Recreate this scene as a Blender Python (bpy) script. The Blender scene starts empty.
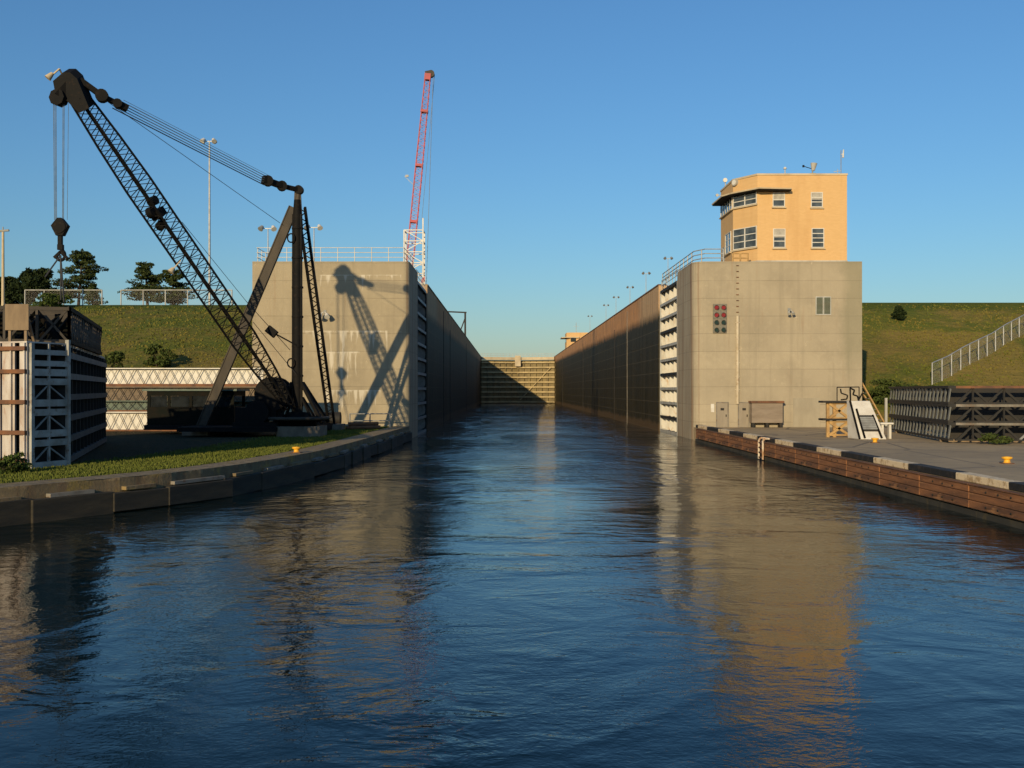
import bpy, math, random
from mathutils import Vector, Matrix, noise as mnoise
random.seed(7)
S = bpy.context.scene
COL = S.collection
F = 1024.0
VX, VY, CAMZ = 506.0, 390.0, 4.3

def at(px, py, Y):
    """photo pixel at a known real distance Y -> world point"""
    return Vector(((px-VX)/F*Y, Y, CAMZ+(VY-py)/F*Y))
def V(*a): return Vector(a)

# ------------------------------------------------------------------ materials
def nodes(name):
    m = bpy.data.materials.new(name); m.use_nodes = True
    nt = m.node_tree; nt.nodes.clear()
    out = nt.nodes.new('ShaderNodeOutputMaterial')
    b = nt.nodes.new('ShaderNodeBsdfPrincipled')
    nt.links.new(b.outputs[0], out.inputs[0])
    return m, nt, b, out
def N(nt, t, **kw):
    n = nt.nodes.new(t)
    for k, v in kw.items():
        if k.startswith('i_'):
            key = k[2:]; key = int(key) if key.isdigit() else key
            n.inputs[key].default_value = v
        else: setattr(n, k, v)
    return n
def L(nt, a, b): nt.links.new(a, b)
def mathn(nt, op, a, b=None, c=None):
    n = nt.nodes.new('ShaderNodeMath'); n.operation = op
    for i, x in enumerate((a, b, c)):
        if x is None: continue
        if isinstance(x, (int, float)): n.inputs[i].default_value = x
        else: nt.links.new(x, n.inputs[i])
    return n.outputs[0]
def mixc(nt, f, a, b):
    n = nt.nodes.new('ShaderNodeMix'); n.data_type = 'RGBA'
    for s, x in ((0, f), (6, a), (7, b)):
        if isinstance(x, (int, float)): n.inputs[s].default_value = x
        elif isinstance(x, tuple): n.inputs[s].default_value = x if len(x) == 4 else (*x, 1)
        else: nt.links.new(x, n.inputs[s])
    return n.outputs[2]
def ramp(nt, f, a, b):
    n = nt.nodes.new('ShaderNodeMapRange'); n.clamp = True
    nt.links.new(f, n.inputs[0]); n.inputs[1].default_value = a; n.inputs[2].default_value = b
    return n.outputs[0]
def coords(nt, world=False):
    if world: return N(nt, 'ShaderNodeNewGeometry').outputs['Position']
    return N(nt, 'ShaderNodeTexCoord').outputs['Object']
def scaled(nt, v, s):
    n = N(nt, 'ShaderNodeMapping'); n.inputs['Scale'].default_value = s
    L(nt, v, n.inputs[0]); return n.outputs[0]
def noise(nt, v, scale, detail=4, rough=.55, dist=0.0):
    n = N(nt, 'ShaderNodeTexNoise'); n.inputs['Scale'].default_value = scale
    n.inputs['Detail'].default_value = detail; n.inputs['Roughness'].default_value = rough
    n.inputs['Distortion'].default_value = dist
    L(nt, v, n.inputs['Vector']); return n.outputs['Fac']
def bump(nt, b, h, strength=.3, dist=.05):
    n = N(nt, 'ShaderNodeBump'); n.inputs['Strength'].default_value = strength
    n.inputs['Distance'].default_value = dist
    L(nt, h, n.inputs['Height']); L(nt, n.outputs[0], b.inputs['Normal'])

def paint(name, c1, c2=None, scale=2.0, lo=.4, hi=.65, rough=.6, metal=0.0, bmp=.15, stretch=(1, 1, 1), c3=None):
    m, nt, b, o = nodes(name)
    v = scaled(nt, coords(nt), stretch)
    c2 = c2 or tuple(x*.7 for x in c1)
    f = ramp(nt, noise(nt, v, scale, 6, .6), lo, hi)
    col = mixc(nt, f, c1, c2)
    if c3:
        g = ramp(nt, noise(nt, v, scale*3.1, 5, .65), .56, .7)
        col = mixc(nt, g, col, c3)
    L(nt, col, b.inputs['Base Color'])
    b.inputs['Roughness'].default_value = rough; b.inputs['Metallic'].default_value = metal
    if bmp: bump(nt, b, noise(nt, v, scale*8, 4), bmp, .02)
    return m

def concrete(name, base=(.36, .325, .255), drips=None, rust=.25, lift=1.52):
    m, nt, b, o = nodes(name)
    p = coords(nt, True)
    sep = N(nt, 'ShaderNodeSeparateXYZ'); L(nt, p, sep.inputs[0])
    z = sep.outputs[2]
    n1 = noise(nt, p, .35, 6, .6); n2 = noise(nt, p, 2.4, 6, .65)
    streak = noise(nt, scaled(nt, p, (1.5, 1.5, .07)), 1.0, 6, .6)
    streak2 = noise(nt, scaled(nt, p, (.9, .9, .06)), 2.0, 5, .7)
    dk = tuple(x*.68 for x in base); lt = tuple(min(1, x*1.17) for x in base)
    col = mixc(nt, mathn(nt, 'MULTIPLY', ramp(nt, n1, .40, .66), .5), base, dk)
    spn = noise(nt, p, 1.1, 8, .72); spl = ramp(nt, spn, .655, .665)
    col = mixc(nt, mathn(nt, 'MULTIPLY', ramp(nt, n2, .5, .75), .5), col, lt)
    zl = mathn(nt, 'DIVIDE', z, lift)
    fl = mathn(nt, 'FLOOR', zl)
    wn = N(nt, 'ShaderNodeTexWhiteNoise', noise_dimensions='1D'); L(nt, fl, wn.inputs['W'])
    col = mixc(nt, mathn(nt, 'MULTIPLY', wn.outputs[0], .22), col, dk)
    col = mixc(nt, mathn(nt, 'MULTIPLY', ramp(nt, streak, .52, .74), .55), col, tuple(x*.6 for x in base))
    gn = N(nt, 'ShaderNodeSeparateXYZ'); L(nt, N(nt, 'ShaderNodeNewGeometry').outputs['Normal'], gn.inputs[0])
    side = mathn(nt, 'GREATER_THAN', mathn(nt, 'ABSOLUTE', gn.outputs[0]), .6)
    st3 = noise(nt, scaled(nt, p, (1.4, 1.4, .045)), 1.3, 5, .6)
    if rust: col = mixc(nt, mathn(nt, 'MULTIPLY', mathn(nt, 'MULTIPLY', side, ramp(nt, st3, .47, .66)), .8), col, (.19, .10, .05))
    if rust: col = mixc(nt, mathn(nt, 'MULTIPLY', ramp(nt, streak2, .6, .74), rust), col, (.22, .105, .045))
    col = mixc(nt, mathn(nt, 'MULTIPLY', spl, .55), col, tuple(min(1, x*1.35) for x in base))
    # pour joints
    wob = mathn(nt, 'MULTIPLY', mathn(nt, 'SUBTRACT', n2, .5), .02)
    fr = mathn(nt, 'FRACT', mathn(nt, 'ADD', zl, wob))
    jl = mathn(nt, 'LESS_THAN', fr, .024)
    jn = ramp(nt, noise(nt, scaled(nt, p, (.3, .3, 3)), 1.0, 3), .3, .6)
    jl = mathn(nt, 'MULTIPLY', jl, mathn(nt, 'MULTIPLY_ADD', jn, .45, .2))
    col = mixc(nt, jl, col, tuple(x*.4 for x in base))
    if name.startswith('quay'):
        ms = noise(nt, p, .9, 6, .65); col = mixc(nt, mathn(nt, 'MULTIPLY', ramp(nt, ms, .55, .66), .8), col, (.30, .205, .05))
        col = mixc(nt, mathn(nt, 'MULTIPLY', ramp(nt, noise(nt, p, 2.1, 6, .7), .55, .68), .7), col, (.09, .07, .045))
    if name.endswith('right'):
        ed = mathn(nt, 'MULTIPLY', ramp(nt, mathn(nt, 'ADD', sep.outputs[0], mathn(nt, 'MULTIPLY', n1, 2.0)), 29.6, 30.4), ramp(nt, mathn(nt, 'ADD', z, mathn(nt, 'MULTIPLY', streak, 4)), 7, 10))
        col = mixc(nt, mathn(nt, 'MULTIPLY', ed, .5), col, (.20, .19, .12))
    if drips:      # pale lime leaching out of a joint and running down
        for (zd, length, x0, x1, dens) in drips:
            e = N(nt, 'ShaderNodeSeparateXYZ'); L(nt, p, e.inputs[0])
            inx = mathn(nt, 'MULTIPLY', mathn(nt, 'GREATER_THAN', e.outputs[0], x0), mathn(nt, 'LESS_THAN', e.outputs[0], x1))
            sn = noise(nt, scaled(nt, p, (1.3, 1.3, .12)), 1.6, 5, .65)
            down = mathn(nt, 'DIVIDE', mathn(nt, 'SUBTRACT', zd, z), length)
            pos = mathn(nt, 'GREATER_THAN', down, 0)
            v1 = mathn(nt, 'SUBTRACT', sn, mathn(nt, 'MULTIPLY_ADD', down, .22, dens))
            band = mathn(nt, 'MULTIPLY', mathn(nt, 'LESS_THAN', down, .035), ramp(nt, n2, .40, .55))
            f = mathn(nt, 'MULTIPLY', mathn(nt, 'MULTIPLY', mathn(nt, 'MAXIMUM', band, ramp(nt, v1, 0, .09)), pos), inx)
            col = mixc(nt, mathn(nt, 'MULTIPLY', f, .7), col, (.62, .57, .46))
    L(nt, col, b.inputs['Base Color']); b.inputs['Roughness'].default_value = .9
    hh = mathn(nt, 'SUBTRACT', mathn(nt, 'MULTIPLY_ADD', n2, .3, noise(nt, p, 12, 4)), jl)
    bump(nt, b, mathn(nt, 'SUBTRACT', hh, mathn(nt, 'MULTIPLY', spl, .5)), .35, .04)
    return m

def chamber_mat(name):
    """dry rusty concrete above the pool line, wet weed-dark concrete below it"""
    m, nt, b, o = nodes(name)
    p = coords(nt, True)
    sep = N(nt, 'ShaderNodeSeparateXYZ'); L(nt, p, sep.inputs[0])
    y, z = sep.outputs[1], sep.outputs[2]
    n1 = noise(nt, p, .5, 6, .6); st = noise(nt, scaled(nt, p, (1, .8, .06)), 1.2, 6, .62)
    dry = mixc(nt, ramp(nt, n1, .35, .65), (.60, .31, .135), (.46, .25, .125))
    dry = mixc(nt, mathn(nt, 'MULTIPLY', ramp(nt, mathn(nt, 'MULTIPLY', y, -1), -126, -120), .7), dry, (.50, .37, .22))
    dry = mixc(nt, mathn(nt, 'MULTIPLY', ramp(nt, st, .5, .7), .6), dry, (.14, .095, .06))
    line = mathn(nt, 'MULTIPLY_ADD', mathn(nt, 'SUBTRACT', y, 107), .0062, 12.2)
    d = mathn(nt, 'SUBTRACT', mathn(nt, 'ADD', z, mathn(nt, 'MULTIPLY', mathn(nt, 'SUBTRACT', st, .5), 2.2)), line)
    wet = mixc(nt, ramp(nt, st, .4, .7), (.042, .035, .017), (.016, .015, .008))
    wet = mixc(nt, mathn(nt, 'MULTIPLY', ramp(nt, n1, .55, .75), .5), wet, (.06, .05, .03))
    fine = noise(nt, scaled(nt, p, (1, 1.6, .05)), 2.2, 5, .65)
    wet = mixc(nt, mathn(nt, 'MULTIPLY', ramp(nt, fine, .55, .72), .7), wet, (.095, .072, .034))
    # panel joints in the wet part
    fz = mathn(nt, 'FRACT', mathn(nt, 'DIVIDE', z, 1.52)); fy = mathn(nt, 'FRACT', mathn(nt, 'DIVIDE', y, 12.2))
    j = mathn(nt, 'MAXIMUM', mathn(nt, 'LESS_THAN', fz, .05), mathn(nt, 'LESS_THAN', fy, .012))
    wet = mixc(nt, mathn(nt, 'MULTIPLY', j, .7), wet, (.10, .08, .045))
    low = ramp(nt, mathn(nt, 'ADD', mathn(nt, 'MULTIPLY', z, -1), mathn(nt, 'MULTIPLY', n1, 1.4)), -.3, .1)
    wet = mixc(nt, mathn(nt, 'MULTIPLY', low, .6), wet, (.13, .085, .045))
    col = mixc(nt, ramp(nt, d, -.5, .55), wet, dry)
    b.inputs['Specular IOR Level'].default_value = .12
    wet_col = col
    L(nt, col, b.inputs['Base Color'])
    L(nt, mathn(nt, 'MULTIPLY_ADD', ramp(nt, d, -.5, .5), .25, .65), b.inputs['Roughness'])
    bump(nt, b, mathn(nt, 'SUBTRACT', noise(nt, p, 3, 6), mathn(nt, 'MULTIPLY', j, .4)), .5, .08)
    return m

def grass_mat(name, cols, sc=.16):
    m, nt, b, o = nodes(name)
    p = coords(nt, True)
    f = noise(nt, p, sc, 7, .62, .3); g = noise(nt, p, sc*5.3, 6, .65); h = noise(nt, p, sc*24, 5, .7)
    col = mixc(nt, ramp(nt, f, .38, .62), cols[0], cols[1])
    col = mixc(nt, ramp(nt, g, .45, .66), col, cols[2])
    col = mixc(nt, mathn(nt, 'MULTIPLY', ramp(nt, h, .46, .62), .8), col, cols[3])
    h2 = noise(nt, p, sc*60, 4, .7); col = mixc(nt, mathn(nt, 'MULTIPLY', ramp(nt, h2, .5, .62), .6), col, tuple(x*.55 for x in cols[2]))
    if name.startswith('hill'):
        sz = N(nt, 'ShaderNodeSeparateXYZ'); L(nt, p, sz.inputs[0])
        pn = noise(nt, scaled(nt, p, (1, .6, 1.6)), .05, 5, .6, .8)
        col = mixc(nt, mathn(nt, 'MULTIPLY', ramp(nt, pn, .46, .58), .8), col, (.23, .17, .046))
        pg = noise(nt, scaled(nt, p, (1, .8, 1.6)), .085, 5, .62, 1.0)
        col = mixc(nt, mathn(nt, 'MULTIPLY', ramp(nt, pg, .48, .58), .85), col, (.095, .12, .02))
        rim = ramp(nt, mathn(nt, 'ADD', sz.outputs[2], mathn(nt, 'MULTIPLY', g, 1.5)), 14.7, 15.3)
        col = mixc(nt, mathn(nt, 'MULTIPLY', rim, .8), col, (.06, .09, .014))
    L(nt, col, b.inputs['Base Color']); b.inputs['Roughness'].default_value = 1
    b.inputs['Specular IOR Level'].default_value = .1
    bump(nt, b, mathn(nt, 'ADD', h, g), .9, .25)
    return m
def leaf_mat(name, a, c, c3=None, trans=.25):
    m, nt, b, o = nodes(name)
    r = N(nt, 'ShaderNodeNewGeometry').outputs['Random Per Island']
    col = mixc(nt, r, a, c)
    if c3: col = mixc(nt, ramp(nt, noise(nt, coords(nt, True), .22, 4), .42, .6), col, c3)
    L(nt, col, b.inputs['Base Color']); b.inputs['Roughness'].default_value = .8
    b.inputs['Specular IOR Level'].default_value = .1
    return m
def mesh_wire_mat(name, col=(.5, .5, .48), pitch=.14, w=.16):
    """woven chain-link wire with open air between"""
    m, nt, b, o = nodes(name)
    p = coords(nt, True)
    sep = N(nt, 'ShaderNodeSeparateXYZ'); L(nt, p, sep.inputs[0])
    u = mathn(nt, 'MULTIPLY', mathn(nt, 'ADD', sep.outputs[0], mathn(nt, 'MULTIPLY', sep.outputs[1], .35)), 1/pitch)
    z = mathn(nt, 'MULTIPLY', sep.outputs[2], 1/pitch)
    a = mathn(nt, 'LESS_THAN', mathn(nt, 'FRACT', mathn(nt, 'ADD', u, z)), w)
    c = mathn(nt, 'LESS_THAN', mathn(nt, 'FRACT', mathn(nt, 'SUBTRACT', u, z)), w)
    f = mathn(nt, 'MAXIMUM', a, c)
    b.inputs['Base Color'].default_value = (*col, 1); b.inputs['Roughness'].default_value = .6
    L(nt, f, b.inputs['Alpha'])
    return m

M = {}
M['conc_l'] = concrete('weathered_concrete_left', (.375, .315, .21), drips=[(9.4, 3.4, -17.5, -10.2, .44), (7.6, 3.6, -15.6, -12.6, .42), (4.3, 3.0, -15.5, -10.8, .43), (14.2, 1.6, -16, -9, .5)])
M['conc_r'] = concrete('weathered_concrete_right', (.375, .32, .225), rust=.25)
M['chamber'] = chamber_mat('chamber_concrete')
M['brick'] = None
def brick_mat():
    m, nt, b, o = nodes('buff_brick')
    p = coords(nt, True)
    sep = N(nt, 'ShaderNodeSeparateXYZ'); L(nt, p, sep.inputs[0])
    cmb = N(nt, 'ShaderNodeCombineXYZ'); L(nt, mathn(nt, 'ADD', sep.outputs[0], sep.outputs[1]), cmb.inputs[0]); L(nt, sep.outputs[2], cmb.inputs[1])
    br = N(nt, 'ShaderNodeTexBrick'); L(nt, cmb.outputs[0], br.inputs['Vector'])
    br.inputs['Scale'].default_value = 1; br.inputs['Brick Width'].default_value = .3; br.inputs['Row Height'].default_value = .1
    br.inputs['Mortar Size'].default_value = .008
    br.inputs['Color1'].default_value = (.60, .375, .155, 1); br.inputs['Color2'].default_value = (.64, .405, .175, 1)
    br.inputs['Mortar'].default_value = (.59, .39, .185, 1)
    st = noise(nt, scaled(nt, p, (1, 1, .15)), 1.2, 5); 
    col = mixc(nt, mathn(nt, 'MULTIPLY', ramp(nt, st, .5, .75), .4), br.outputs[0], (.46, .25, .09))
    L(nt, col, b.inputs['Base Color']); b.inputs['Roughness'].default_value = .85
    bump(nt, b, br.outputs['Fac'], -.2, .01)
    return m
M['brick'] = brick_mat()
M['quay'] = concrete('quay_concrete', (.29, .215, .115), rust=.3, lift=50)
M['quay_face'] = paint('quay_face_dark', (.05, .045, .032), (.022, .021, .016), .8, .35, .65, .8, bmp=.5, stretch=(1, 1, .5), c3=(.10, .075, .03))
def apron_mat():
    m, nt, b, o = nodes('asphalt_apron'); p = coords(nt, True)
    n1 = noise(nt, p, .15, 6, .6); n2 = noise(nt, p, 1.4, 6, .65)
    col = mixc(nt, ramp(nt, n1, .4, .62), (.45, .325, .17), (.34, .25, .135))
    col = mixc(nt, mathn(nt, 'MULTIPLY', ramp(nt, n2, .5, .7), .5), col, (.19, .15, .10))
    stn = noise(nt, p, .45, 5, .6, .6); col = mixc(nt, mathn(nt, 'MULTIPLY', ramp(nt, stn, .6, .68), .55), col, (.13, .10, .07))
    vo = N(nt, 'ShaderNodeTexVoronoi', feature='DISTANCE_TO_EDGE'); vo.inputs['Scale'].default_value = .16
    L(nt, scaled(nt, p, (1, .6, 1)), vo.inputs['Vector'])
    crack = mathn(nt, 'LESS_THAN', mathn(nt, 'ADD', vo.outputs[0], mathn(nt, 'MULTIPLY', n2, .02)), .02)
    col = mixc(nt, mathn(nt, 'MULTIPLY', crack, .6), col, (.05, .05, .04))
    L(nt, col, b.inputs['Base Color']); b.inputs['Roughness'].default_value = .9
    bump(nt, b, noise(nt, p, 8, 5), .4, .03); return m
M['apron'] = apron_mat()
def kerb_mat():
    m, nt, b, o = nodes('striped_kerb'); p = coords(nt, True)
    sep = N(nt, 'ShaderNodeSeparateXYZ'); L(nt, p, sep.inputs[0])
    n = noise(nt, p, 3, 6, .7)
    s = mathn(nt, 'LESS_THAN', mathn(nt, 'FRACT', mathn(nt, 'DIVIDE', mathn(nt, 'ADD', sep.outputs[1], mathn(nt, 'MULTIPLY', n, .1)), 8.2)), .47)
    w = mixc(nt, ramp(nt, n, .5, .62), (.76, .60, .37), (.44, .30, .15))
    k = mixc(nt, ramp(nt, n, .5, .7), (.010, .010, .009), (.05, .035, .022))
    L(nt, mixc(nt, s, k, w), b.inputs['Base Color']); b.inputs['Roughness'].default_value = .8
    bump(nt, b, noise(nt, p, 9, 5), .5, .03); return m
M['kerb'] = kerb_mat()
M['timber'] = paint('tarred_red_timber', (.34, .14, .05), (.11, .05, .024), .8, .32, .62, .85, bmp=.7, stretch=(2, .35, 2.5), c3=(.36, .17, .065))
M['timber_dark'] = paint('dark_fender', (.024, .021, .014), (.055, .043, .025), .9, .4, .65, .85, bmp=.5, stretch=(.5, .5, 3))
M['plywood'] = paint('weathered_plywood', (.25, .18, .105), (.15, .105, .065), 1.6, .4, .65, .85, stretch=(1, 1, .3))
M['yellow_timber'] = paint('yellow_timber', (.46, .29, .11), (.30, .18, .07), 2.2, .4, .65, .75)
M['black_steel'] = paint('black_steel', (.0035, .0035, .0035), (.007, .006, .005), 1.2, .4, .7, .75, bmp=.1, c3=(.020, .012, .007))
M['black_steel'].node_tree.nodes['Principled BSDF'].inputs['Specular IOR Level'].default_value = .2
M['tan_steel'] = paint('tan_lit_steel', (.055, .042, .027), (.028, .022, .015), 1.0, .4, .65, .7, stretch=(1, 1, .4))  # paler tan, standing in for sunlight on lacing and turntable rim
M['rope'] = paint('steel_rope', (.16, .20, .24), (.10, .13, .16), 3, rough=.5, bmp=0)
M['rope_dark'] = paint('greased_rope', (.03, .03, .032), rough=.6, bmp=0)
M['rust'] = paint('rusty_steel', (.20, .085, .035), (.10, .05, .03), 1.5, .4, .62, .85, bmp=.3)
M['white'] = paint('chalky_white_paint', (.56, .52, .47), (.38, .31, .25), 1.1, .42, .66, .6, stretch=(1, 1, .35), c3=(.34, .19, .12))
M['white_clean'] = paint('white_paint', (.62, .60, .54), (.50, .46, .39), 1.5, .45, .7, .5)
M['white_gate'] = paint('gate_white_paint', (.60, .58, .52), (.42, .38, .31), .8, .5, .72, .5, stretch=(1, 1, .5), c3=(.50, .37, .24))
M['grey_steel'] = paint('galvanised_steel', (.42, .43, .43), (.30, .31, .31), 2, rough=.5, metal=.3)
M['grey_paint'] = paint('grey_paint', (.25, .26, .25), (.18, .18, .17), 2, rough=.6)
M['grey_pale'] = paint('pale_grey_paint', (.45, .45, .41), (.33, .31, .27), 1.2, rough=.7, stretch=(1, 1, .3))
M['green_grey'] = paint('green_grey_paint', (.11, .15, .115), (.075, .10, .075), 1.5, rough=.7)
M['dark_green'] = paint('dark_green_steel', (.005, .007, .005), (.012, .009, .006), 1.5, rough=.7)
M['dark_green'].node_tree.nodes['Principled BSDF'].inputs['Specular IOR Level'].default_value = .08
M['stack_steel'] = paint('dull_grey_beam', (.22, .20, .165), (.12, .105, .08), 1.4, rough=.75, c3=(.16, .085, .045))
M['shade_grey'] = paint('shaded_grey_paint', (.13, .135, .13), (.08, .08, .075), 1.5, rough=.7)  # upper girders, shade put into the grey
M['end_grey'] = paint('shaded_grey_white', (.38, .38, .35), (.22, .21, .18), 1.2, .4, .65, .7, c3=(.16, .10, .06))  # white paint darkened for the leaf's shaded end, with rust flecks
M['brown_steel'] = paint('brown_steel', (.20, .15, .10), (.12, .09, .06), 1.4, rough=.8, stretch=(.4, 1, 2), c3=(.27, .2, .14))
M['slat_grey'] = paint('blue_grey_steel', (.20, .215, .21), (.12, .12, .11), 1.5, rough=.6)
M['deep_grey'] = paint('deep_shade_grey', (.06, .06, .055), (.03, .03, .027), 1.5, rough=.75)  # lower girders, a deeper painted shade
M['stack_dark'] = paint('dark_beam', (.011, .011, .010), (.022, .017, .012), 1.4, rough=.75)
M['far_gate'] = paint('far_gate_steel', (.22, .17, .075), (.13, .10, .05), .5, .4, .65, .8, stretch=(1, 1, .3), c3=(.24, .18, .08))
M['far_gate_beam'] = paint('far_gate_girders', (.52, .40, .20), (.36, .28, .14), .5, .4, .65, .8)
M['cream'] = paint('cream_concrete', (.55, .45, .29), (.42, .34, .22), .6, rough=.8)
M['red_paint'] = paint('red_crane_paint', (.42, .03, .045), (.28, .04, .05), 1, rough=.5)
M['rusty_white'] = paint('rust_stained_white', (.60, .52, .40), (.34, .18, .08), 3, .42, .6, .8, stretch=(1, 1, .5), c3=(.2, .09, .04))
M['door_grey'] = paint('drab_door_paint', (.285, .245, .185), (.22, .185, .135), 1.2, rough=.75, stretch=(1, 1, .3))
M['box_brown'] = paint('brown_grey_board', (.25, .20, .15), (.18, .14, .10), 1.4, rough=.8, stretch=(.4, 1, 1.5))
M['patch'] = paint('infilled_concrete', (.335, .295, .215), (.27, .235, .17), .8, rough=.9, stretch=(1, 1, .4))
M['pipe'] = paint('stained_pipe', (.56, .49, .36), (.40, .32, .2), 1.0, rough=.7, c3=(.25, .14, .07))
M['yellow'] = paint('yellow_paint', (.80, .42, .02), (.62, .30, .03), 4, rough=.5)
M['red_lens'] = paint('red_lens', (.26, .012, .012), (.16, .01, .01), 8, rough=.25, bmp=0)
M['green_lens'] = paint('dark_green_lens', (.008, .024, .016), (.012, .03, .02), 8, rough=.25, bmp=0)
M['signal_plate'] = paint('signal_plate', (.13, .13, .11), (.2, .17, .12), 6, rough=.7)
M['rock'] = paint('footing_concrete', (.20, .17, .125), (.12, .10, .075), 1.3, rough=.9, bmp=.5)
M['bark'] = paint('bark', (.07, .05, .035), (.04, .03, .022), 4, rough=.95, bmp=.5)
M['pine'] = leaf_mat('pine_needles', (.022, .038, .013), (.065, .08, .022))
M['yew'] = leaf_mat('dark_evergreen', (.012, .022, .010), (.032, .046, .014))
M['broad'] = leaf_mat('broad_leaves', (.035, .06, .014), (.075, .10, .022))
M['bush'] = leaf_mat('shrub_leaves', (.035, .055, .014), (.08, .10, .025))
M['tuft'] = leaf_mat('hill_grass', (.135, .12, .024), (.18, .14, .036), (.105, .12, .02))
M['lawn_blade'] = leaf_mat('lawn_blades', (.085, .11, .018), (.13, .14, .032))
M['dirt'] = grass_mat('shaded_yard_dirt', [(.06, .05, .03), (.09, .07, .04), (.045, .05, .02), (.11, .085, .05)], .3)
M['hill'] = grass_mat('hill_grass_ground', [(.125, .135, .024), (.20, .15, .043), (.095, .115, .019), (.20, .15, .044)], .06)
M['lawn'] = grass_mat('lawn_ground', [(.085, .11, .02), (.10, .10, .03), (.075, .10, .018), (.12, .12, .04)], .3)
M['chain'] = mesh_wire_mat('chain_link_wire', (.42, .42, .4), .06, .09)
M['chain2'] = mesh_wire_mat('pale_fence_wire', (.40, .37, .32), .05, .035)
def glass_mat(name, c, r=.08):
    m, nt, b, o = nodes(name); p = coords(nt)
    L(nt, mixc(nt, ramp(nt, noise(nt, p, 1.2, 3), .4, .6), c, tuple(x*.5 for x in c)), b.inputs['Base Color'])
    b.inputs['Roughness'].default_value = r; b.inputs['IOR'].default_value = 1.5; return m
M['glass'] = glass_mat('window_glass', (.02, .024, .026))
M['house_glass'] = glass_mat('house_window_glass', (.085, .10, .105), .05)  # base lightened to carry the panes' grey-blue reflection
M['blind'] = paint('window_blind', (.42, .40, .34), (.30, .28, .24), 3, rough=.6)
M['bed'] = paint('river_bed', (.05, .045, .03), rough=.9)

def water_mat():
    m, nt, b, o = nodes('river_water'); p = coords(nt, True)
    b.inputs['Base Color'].default_value = (.001, .009, .010, 1)
    b.inputs['Roughness'].default_value = .03; b.inputs['IOR'].default_value = 1.29; b.inputs['Specular Tint'].default_value = (.70, .94, .93, 1)
    sep = N(nt, 'ShaderNodeSeparateXYZ'); L(nt, p, sep.inputs[0])
    big = noise(nt, scaled(nt, p, (1, .7, 1)), .13, 2, .5, .6)
    swirl = noise(nt, scaled(nt, p, (.8, 1.1, 1)), .36, 3, .5, 1.8)
    mid_ = noise(nt, scaled(nt, p, (.9, 1.4, 1)), 1.05, 3, .55, 1.3)
    fine = noise(nt, scaled(nt, p, (1, 1.5, 1)), 3.6, 3, .6, .5)
    patch = ramp(nt, noise(nt, scaled(nt, p, (1, .8, 1)), .11, 4, .6, 1.0), .38, .62)
    wob = mathn(nt, 'MULTIPLY', mathn(nt, 'SUBTRACT', noise(nt, p, .1, 3), .5), 10)
    off = mathn(nt, 'ABSOLUTE', mathn(nt, 'ADD', mathn(nt, 'SUBTRACT', sep.outputs[0], 3.9), wob))
    wake = mathn(nt, 'MULTIPLY', ramp(nt, mathn(nt, 'MULTIPLY', off, -1), -11, -6), ramp(nt, sep.outputs[1], 40, 100))
    h = mathn(nt, 'ADD', mathn(nt, 'MULTIPLY', big, 2.2), mathn(nt, 'MULTIPLY', swirl, mathn(nt, 'MULTIPLY_ADD', patch, .9, .5)))
    h = mathn(nt, 'ADD', h, mathn(nt, 'MULTIPLY', mid_, mathn(nt, 'MULTIPLY_ADD', mathn(nt, 'POWER', patch, 3.0), 1.15, .10)))
    h = mathn(nt, 'ADD', h, mathn(nt, 'MULTIPLY', fine, mathn(nt, 'MULTIPLY_ADD', patch, .10, .045)))
    f2 = noise(nt, scaled(nt, p, (1, 1.3, 1)), 8.5, 2, .55, .3)
    gust = ramp(nt, noise(nt, scaled(nt, p, (1, .6, 1)), .17, 3, .5), .35, .65)
    h = mathn(nt, 'ADD', h, mathn(nt, 'MULTIPLY', f2, mathn(nt, 'MULTIPLY_ADD', gust, .14, .05)))
    h = mathn(nt, 'MULTIPLY', h, mathn(nt, 'MULTIPLY_ADD', wake, mathn(nt, 'MULTIPLY_ADD', ramp(nt, sep.outputs[1], 110, 240), 26, 5), 1))
    bump(nt, b, h, 1.0, WAVE)
    return m
WAVE = .044
M['water'] = water_mat()

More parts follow.
